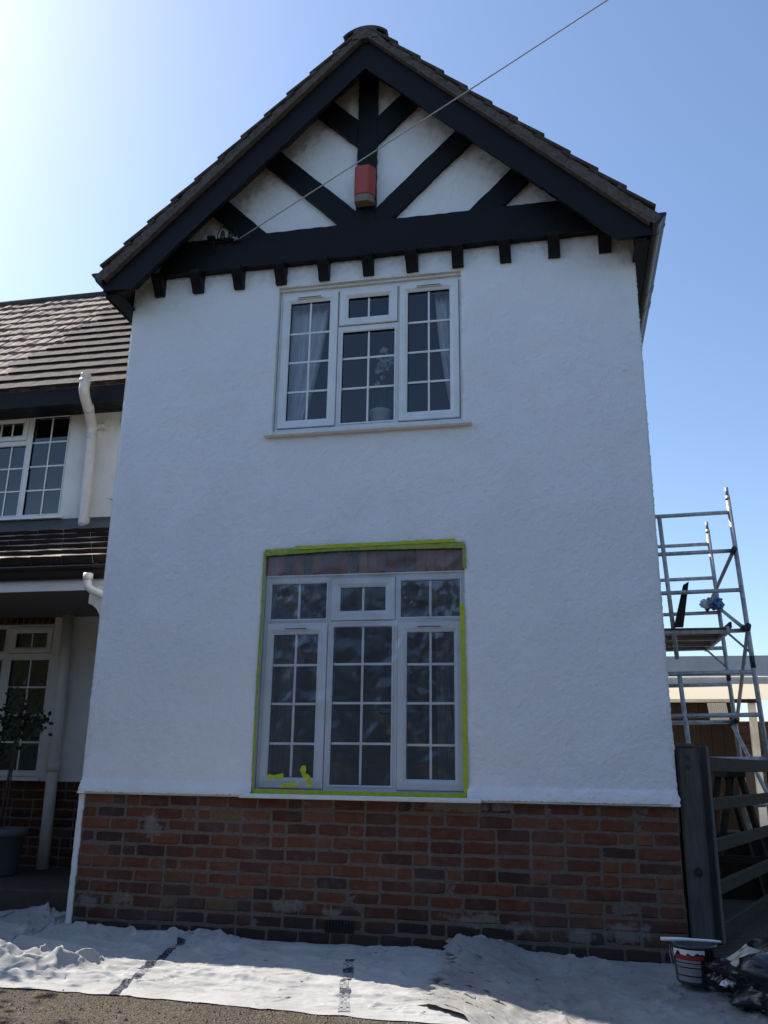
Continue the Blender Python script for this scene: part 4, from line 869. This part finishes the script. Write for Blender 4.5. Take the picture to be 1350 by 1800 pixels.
def crumple(name, label, cat, pts, mt, seed, sub=3, amp=.03, smooth=False, sharp=1.):
    bm = bmesh.new(); bmesh.ops.create_icosphere(bm, subdivisions=sub, radius=1.)
    r = random.Random(seed); dirs = [(Vector((r.gauss(0,1), r.gauss(0,1), r.gauss(0,1))).normalized(), r.uniform(2,7), r.uniform(0,6)) for _ in range(16)]
    from mathutils import noise as mn
    c, s = pts
    for v_ in bm.verts:
        d = v_.co.copy(); rad = 1.
        nz = mn.noise(d*2.3+Vector((seed, 0, 0)))*.35+abs(mn.noise(d*5.1+Vector((0, seed, 0))))*-.28*sharp+abs(mn.noise(d*11+Vector((0, 0, seed))))*-.12*sharp
        rad += nz; v_.co = Vector((c[0]+d.x*s[0]*rad, c[1]+d.y*s[1]*rad, max(.04, c[2]+d.z*s[2]*rad)))
    me = bpy.data.meshes.new(name); bm.to_mesh(me); bm.free(); me.materials.append(mt)
    if smooth: me.shade_smooth()
    o = bpy.data.objects.new(name, me); COL.objects.link(o); return tag(o, label, cat)
crumple('rubbish_bag', 'shiny black rubbish bag slumped beside the bucket', 'rubbish bag', ((4.92,-.95,.10),(.50,.42,.25)), M['bag'], 4, 5, smooth=True, sharp=.6)
crumple('rubbish_bag', 'small knotted black bag top resting against the bucket', 'rubbish bag', ((4.50,-.83,.12),(.11,.09,.09)), M['bag'], 9, 4, smooth=True, sharp=1.3)
def paper(label, c, s, seed, rot):
    r = random.Random(seed); n = 7; vs = []; g_ = [[None]*n for _ in range(n)]
    for i in range(n):
        for k in range(n):
            u_, w_ = i/(n-1)-.5, k/(n-1)-.5; vs.append(Vector((u_*s[0]+r.uniform(-.014,.014), w_*s[1]+r.uniform(-.014,.014), r.uniform(-.018,.018)-abs(u_)*s[2])))
    q = MB(); q.add([Vector(c)+Matrix.Rotation(rot, 3, 'Z')@v_ for v_ in vs], [(i*n+k, (i+1)*n+k, (i+1)*n+k+1, i*n+k+1) for i in range(n-1) for k in range(n-1)])
    return tag(q.build('crumpled_paper', M['paper']), label, 'paper')
paper('creased cream paper lying over the black rubbish bag', (4.60,-.98,.285), (.24,.11,.12), 3, .5)
q = MB(); rr = random.Random(6); n = 6
for i in range(n): 
    pass
o = paper('small white scrap of paper below the knotted bag', (4.475,-.945,.115), (.05,.06,.02), 8, 1.2); o.data.materials[0] = M['paint_white']

# ------------------------------------------------------------------ gate post and gate
q = MB(); q.box(-.075, .075, -.075, .075, 0, 1.345); gp = q.build('gate_post', M['wood_grey'], None, bevel=.012, seg=2); gp.location = (4.495, .10, 0); tag(gp, 'square weathered grey timber gate post beside the house corner', 'post')
MB().box(-.06, .045, -.06, .06, 1.346, 1.375).build('post_cap', M['wood_grey'], gp, bevel=.008)
for zz in (1.28, 1.22): q = MB(); q.tube([(-.01,-.082,zz),(-.01,-.07,zz)], .016, 10); q.build('bolt', M['hook'], gp)
q = MB(); q.tube([(.0,-.078,.555),(.0,-.07,.555)], .03, 14); q.build('knot', M['wood_gate'], gp)
GD = Vector((.369, .929)).normalized(); GA_ = math.atan2(GD.y, GD.x)
gt = thing('timber_gate', 'weathered five bar timber gate standing open behind the post', 'gate', (4.605, .20, 0)); gt.rotation_euler = (0,0,GA_)
GLn = 2.6
MB().box(0, .075, -.035, .035, .10, 1.36).build('hanging_stile', M['wood_grey'], gt, bevel=.006); MB().box(GLn-.07, GLn, -.035, .035, .10, 1.28).build('closing_stile', M['wood_gate'], gt, bevel=.006)
for zz, hh in ((1.24,.10),(.97,.085),(.70,.085),(.43,.085),(.17,.085)): MB().box(.075, GLn-.07, -.018, .018, zz-hh/2, zz+hh/2).build('rail', M['wood_gate'], gt, bevel=.004)
# ------------------------------------------------------------------ yard behind the gate
tr_ = thing('trestle', 'wooden A-frame trestle standing behind the gate', 'trestle', (5.2, 2.5, 0))
for dy in (0, .7):
    for (xa, xb_) in ((-.02,-.28),(.06,.30)): q = MB(); q.tube([(xa,dy,1.16),(xb_,dy,0)], .032, 4); q.build('leg', M['wood_gate'], tr_)
q = MB(); q.box(-.06,.10,-.05,.75,1.14,1.20); q.build('top_board', M['wood_gate'], tr_, bevel=.005)
q = MB(); q.box(-.30,.32,-.035,-.01,.40,.46); q.build('stretcher', M['wood_gate'], tr_)
q = MB(); q.tube([(-.3,.35,.87),(.32,.35,.90)], .03, 10); q.build('crossbar', M['pipe'], tr_)
q = MB(); q.lathe([(0,0),(.12,0),(.17,.24),(.19,.24),(.19,.29),(.165,.29),(.15,.25),(0,.24)], (0,0,0), 20); tp = q.build('terracotta_pot', M['terracotta'], None, True); tp.location = (5.05, 3.4, .62); tag(tp, 'small terracotta pot on the yard wall behind the gate', 'pot')
yw = thing('yard_wall', 'low brick planter wall behind the gate and trestle', 'wall', (0,0,0))
MB().box(4.5, 9, 3.2, 3.6, 0, .58).build('core', M['wood_dark'], yw); MB().box(4.48, 9, 3.17, 3.63, .582, .615).build('coping', M['slab'], yw, bevel=.006)

# scaffold tower
sc_ = thing('scaffold_tower', 'aluminium scaffold tower behind the right of the house', 'scaffold', (5.2, 5.3, 0))
def T(name, pts, r_, mt='alu', n=10, par=None):
    q = MB(); q.tube([Vector(p_)-Vector((5.2,5.3,0)) for p_ in pts], r_, n); return q.build(name, M[mt], par if par is not None else sc_, True)
lean = lambda z: (4.49-z)*.042
for yfr in (4.5, 6.1):
    T('upright', [(5.80+lean(0),yfr,.05),(5.80+lean(4.49),yfr,4.49)], .029); T('upright', [(4.40+lean(0),yfr,.05),(4.40+lean(4.49),yfr,4.49)], .0255)
    T('spigot', [(5.80+lean(2.36),yfr,2.36),(5.80+lean(2.5),yfr,2.5)], .031, 'hook'); T('spigot', [(5.80,yfr,4.49),(5.797,yfr,4.60)], .021)
    T('collar', [(5.80,yfr,4.43),(5.80,yfr,4.46)], .029, 'hook')
    for k in range(9):
        z = 4.245-k*.49
        if z < .2: continue
        T('rung', [(4.40+lean(z),yfr,z+.0),(5.80+lean(z),yfr,z+.03)], .026)
    T('ladder_stile', [(4.965,yfr,4.23),(5.04,yfr,2.47)], .027); T('ladder_stile', [(5.05,yfr,2.29),(5.14,yfr,.4)], .027)
    T('stay', [(5.62,yfr-.0,2.80),(5.865,yfr,2.55)], .014)
def brace(a_, b_):
    o_ = T('brace', [a_, b_], .0235, 'alu'); d_ = (Vector(b_)-Vector(a_)).normalized()
    for e_, sg_ in ((Vector(a_), 1), (Vector(b_), -1)): T('brace_hook', [e_-d_*.05*sg_, e_+d_*.06*sg_], .034, 'hook', 8, None)
brace((5.80,4.47,3.78),(5.70,6.07,3.36)); brace((5.86,6.07,3.34),(5.82,4.47,2.83)); brace((5.87,4.47,2.83),(5.93,6.07,1.83)); brace((5.86,6.05,1.80),(5.98,4.47,.72))
q = MB(); q.box(-.72,.42,-.86,.86,2.815,2.835); q.build('platform', M['wood_ply'], sc_)
q = MB()
for x_ in (-.74, .42): q.box(x_, x_+.035, -.87, .87, 2.765, 2.85)
for y_ in (-.82, -.2, .4, .8): q.box(-.70, .42, y_-.02, y_+.02, 2.775, 2.813)
q.build('platform_frame', M['alu'], sc_)
for dx in (0,): MB().box(.46, .485, -.87, .87, 2.83, 2.90).build('toe_board', M['wood_dark'], sc_)
crumple('wrapped_plastic', 'blue and clear plastic wrapped round the scaffold brace', 'plastic wrap', ((5.78,5.98,3.40),(.12,.10,.10)), M['wrap_blue'], 5, 4, smooth=False)
crumple('wrapped_plastic', 'pale torn plastic hanging beside the blue wrap on the scaffold', 'plastic wrap', ((5.66,5.99,3.40),(.08,.07,.07)), M['wrap_clear'], 6, 3)
q = MB(); q.add([(5.02,4.40,2.84),(5.13,4.40,2.84),(5.13,4.43,2.84),(5.02,4.43,2.84),(5.20,4.62,3.40),(5.27,4.62,3.44),(5.27,4.65,3.44),(5.20,4.65,3.40)], [(0,3,2,1),(4,5,6,7),(0,1,5,4),(1,2,6,5),(2,3,7,6),(3,0,4,7)])
tag(q.build('leaning_board', M['wood_dark']), 'dark narrow board leaning up on the scaffold platform', 'board')

# carport, shed and wall further back
cp = thing('carport', 'white flat roofed carport behind the scaffold', 'carport', (6.6, 8, 0))
def CB(name, x0, x1, y0, y1, z0, z1, mt='carport_white', bev=.006): q = MB(); q.box(x0-6.6,x1-6.6,y0-8,y1-8,z0,z1); return q.build(name, M[mt], cp, bevel=bev)
CB('fascia', 4.7, 10, 7.97, 8.0, 2.61, 2.93); CB('beam', 4.7, 10, 8.03, 8.12, 2.50, 2.61); pass
for k in range(16):                        # overlapping clear-brown roof sheets, each a thin bowed sheet
    ya, zb = 8.14+k*.187-8, 2.60-.0075*k; q = MB()
    q.add([(-1.9, ya, zb), (3.4, ya, zb), (3.4, ya+.09, zb-.022), (-1.9, ya+.09, zb-.022), (3.4, ya+.182, zb), (-1.9, ya+.182, zb)], [(0,1,2,3),(3,2,4,5)]); q.build('roof_sheet', M['roof_sheet'], cp)
CB('post', 6.98, 7.10, 10.55, 10.67, 0, 2.46); CB('post_strut', 6.7, 7.15, 10.5, 10.54, 2.38, 2.45, 'wood_dark')
CB('rear_beam', 4.7, 7.2, 10.9, 11.0, 2.42, 2.52)
sh = thing('shed', 'dark boarded shed under the carport', 'shed', (5.7, 11, 0))
for k in range(13): MB().box(-1.5+k*.197, -1.5+k*.197+.192, -.02-.006*(k%2), .02, 0, 2.42).build('board', M['wood_dark'], sh)
MB().box(-1.5, 1.05, .03, 1.6, 0, 2.40).build('body', M['wood_dark'], sh)
q = MB(); n = 40; vs = []
for k in range(n+1): vs += [(6.32+.34*k/n, 10.72+.012*math.sin(k*1.6), 2.06), (6.30+.34*k/n, 10.80+.012*math.sin(k*1.6), 2.40)]
q.add(vs, [(2*k, 2*k+2, 2*k+3, 2*k+1) for k in range(n)]); tag(q.build('corrugated_sheet', M['corr'], None, True), 'pale corrugated sheet hung on the dark shed front', 'corrugated sheet')
bw_ = thing('boundary_wall', 'brown brick boundary wall at the far right behind the carport post', 'wall', (8.5, 12.2, 0))
MB().box(-1.65, 4, 0, .2, 0, 2.14).build('core', M['mortar'], bw_)
bw3 = [brick_mesh(BL, BH, .05, 120+k, 'brick', M['brick']) for k in range(4)]; bw4 = [brick_mesh(.1045, BH, .05, 130+k, 'brick', M['brick']) for k in range(3)]
lay_courses(bw_, -1.64, -.1, 2.13, 10, -.012, bw3, bw4, 77)

# ------------------------------------------------------------------ tree beside the drive (its shade dapples the near gravel)
tt = thing('drive_tree', 'leafy tree left of the porch whose shade dapples the gravel', 'tree', (-3.3, -.95, 0))
q = MB(); q.tube([(0,0,0),(.05,0,.9),(.0,.05,1.8),(.1,0,3.0)], [.11,.085,.06,.02], 10); q.build('trunk', M['bark'], tt, True)
q = MB(); rr = random.Random(8)
for k in range(9): a_ = k*.8; q.tube([(0,.02,1.4+.12*k),(math.cos(a_)*.5,math.sin(a_)*.45,1.9+.13*k),(math.cos(a_)*.9,math.sin(a_)*.8,2.2+.13*k)], [.03,.02,.006], 6)
q.build('limbs', M['bark'], tt, True)
q = MB(); leaves(q, (0,0,2.4), 1.5, 5200, .10, 12, (.75,.62,.55), 60); q.build('crown', M['leaf'], tt)

# ------------------------------------------------------------------ unseen tree belt added to block low sky (mirrored in the windows)
q = MB(); rr = random.Random(44); cl = []
for k in range(150):
    x_ = -26+56*k/150+rr.uniform(-.6,.6); top = 5.1+.9*math.sin(k*.31)+.7*math.sin(k*.9+1)+rr.uniform(-.6,.6)
    for j_ in range(9): cl.append((x_+rr.uniform(-1,1), -12.3+rr.uniform(-1.1,1.1), top*(j_+.5)/9+rr.uniform(-.3,.3), .75))
for (x_, y_, z_, rad) in cl:
    for i in range(16):
        p_ = Vector((x_+rr.gauss(0,.5)*rad, y_+rr.gauss(0,.6)*rad, max(.1, z_+rr.gauss(0,.5)*rad))); t = Vector((rr.gauss(0,1), rr.gauss(0,1), rr.gauss(0,1))).normalized(); s_ = t.orthogonal().normalized(); l = .42*rr.uniform(.6,1.3)
        q.add([p_, p_+t*l*.5+s_*l*.4, p_+t*l, p_+t*l*.5-s_*l*.4], [(0,1,2,3)])
for k in range(56):
    x_ = -26+k; tz = 4.6+.8*math.sin(k*.85)+rr.uniform(-.4,.4); q.add([(x_,-13.0,0),(x_+1.04,-13.0,0),(x_+1.04,-13.0+rr.uniform(-.3,.3),tz+rr.uniform(-.4,.4)),(x_,-13.0+rr.uniform(-.3,.3),tz)], [(0,1,2,3)])
o = q.build('added_tree_belt', M['leaf_dark']); tag(o, 'dark belt of trees added out of view to block low sky, mirrored in the window panes', 'trees'); o['kind'] = 'stuff'
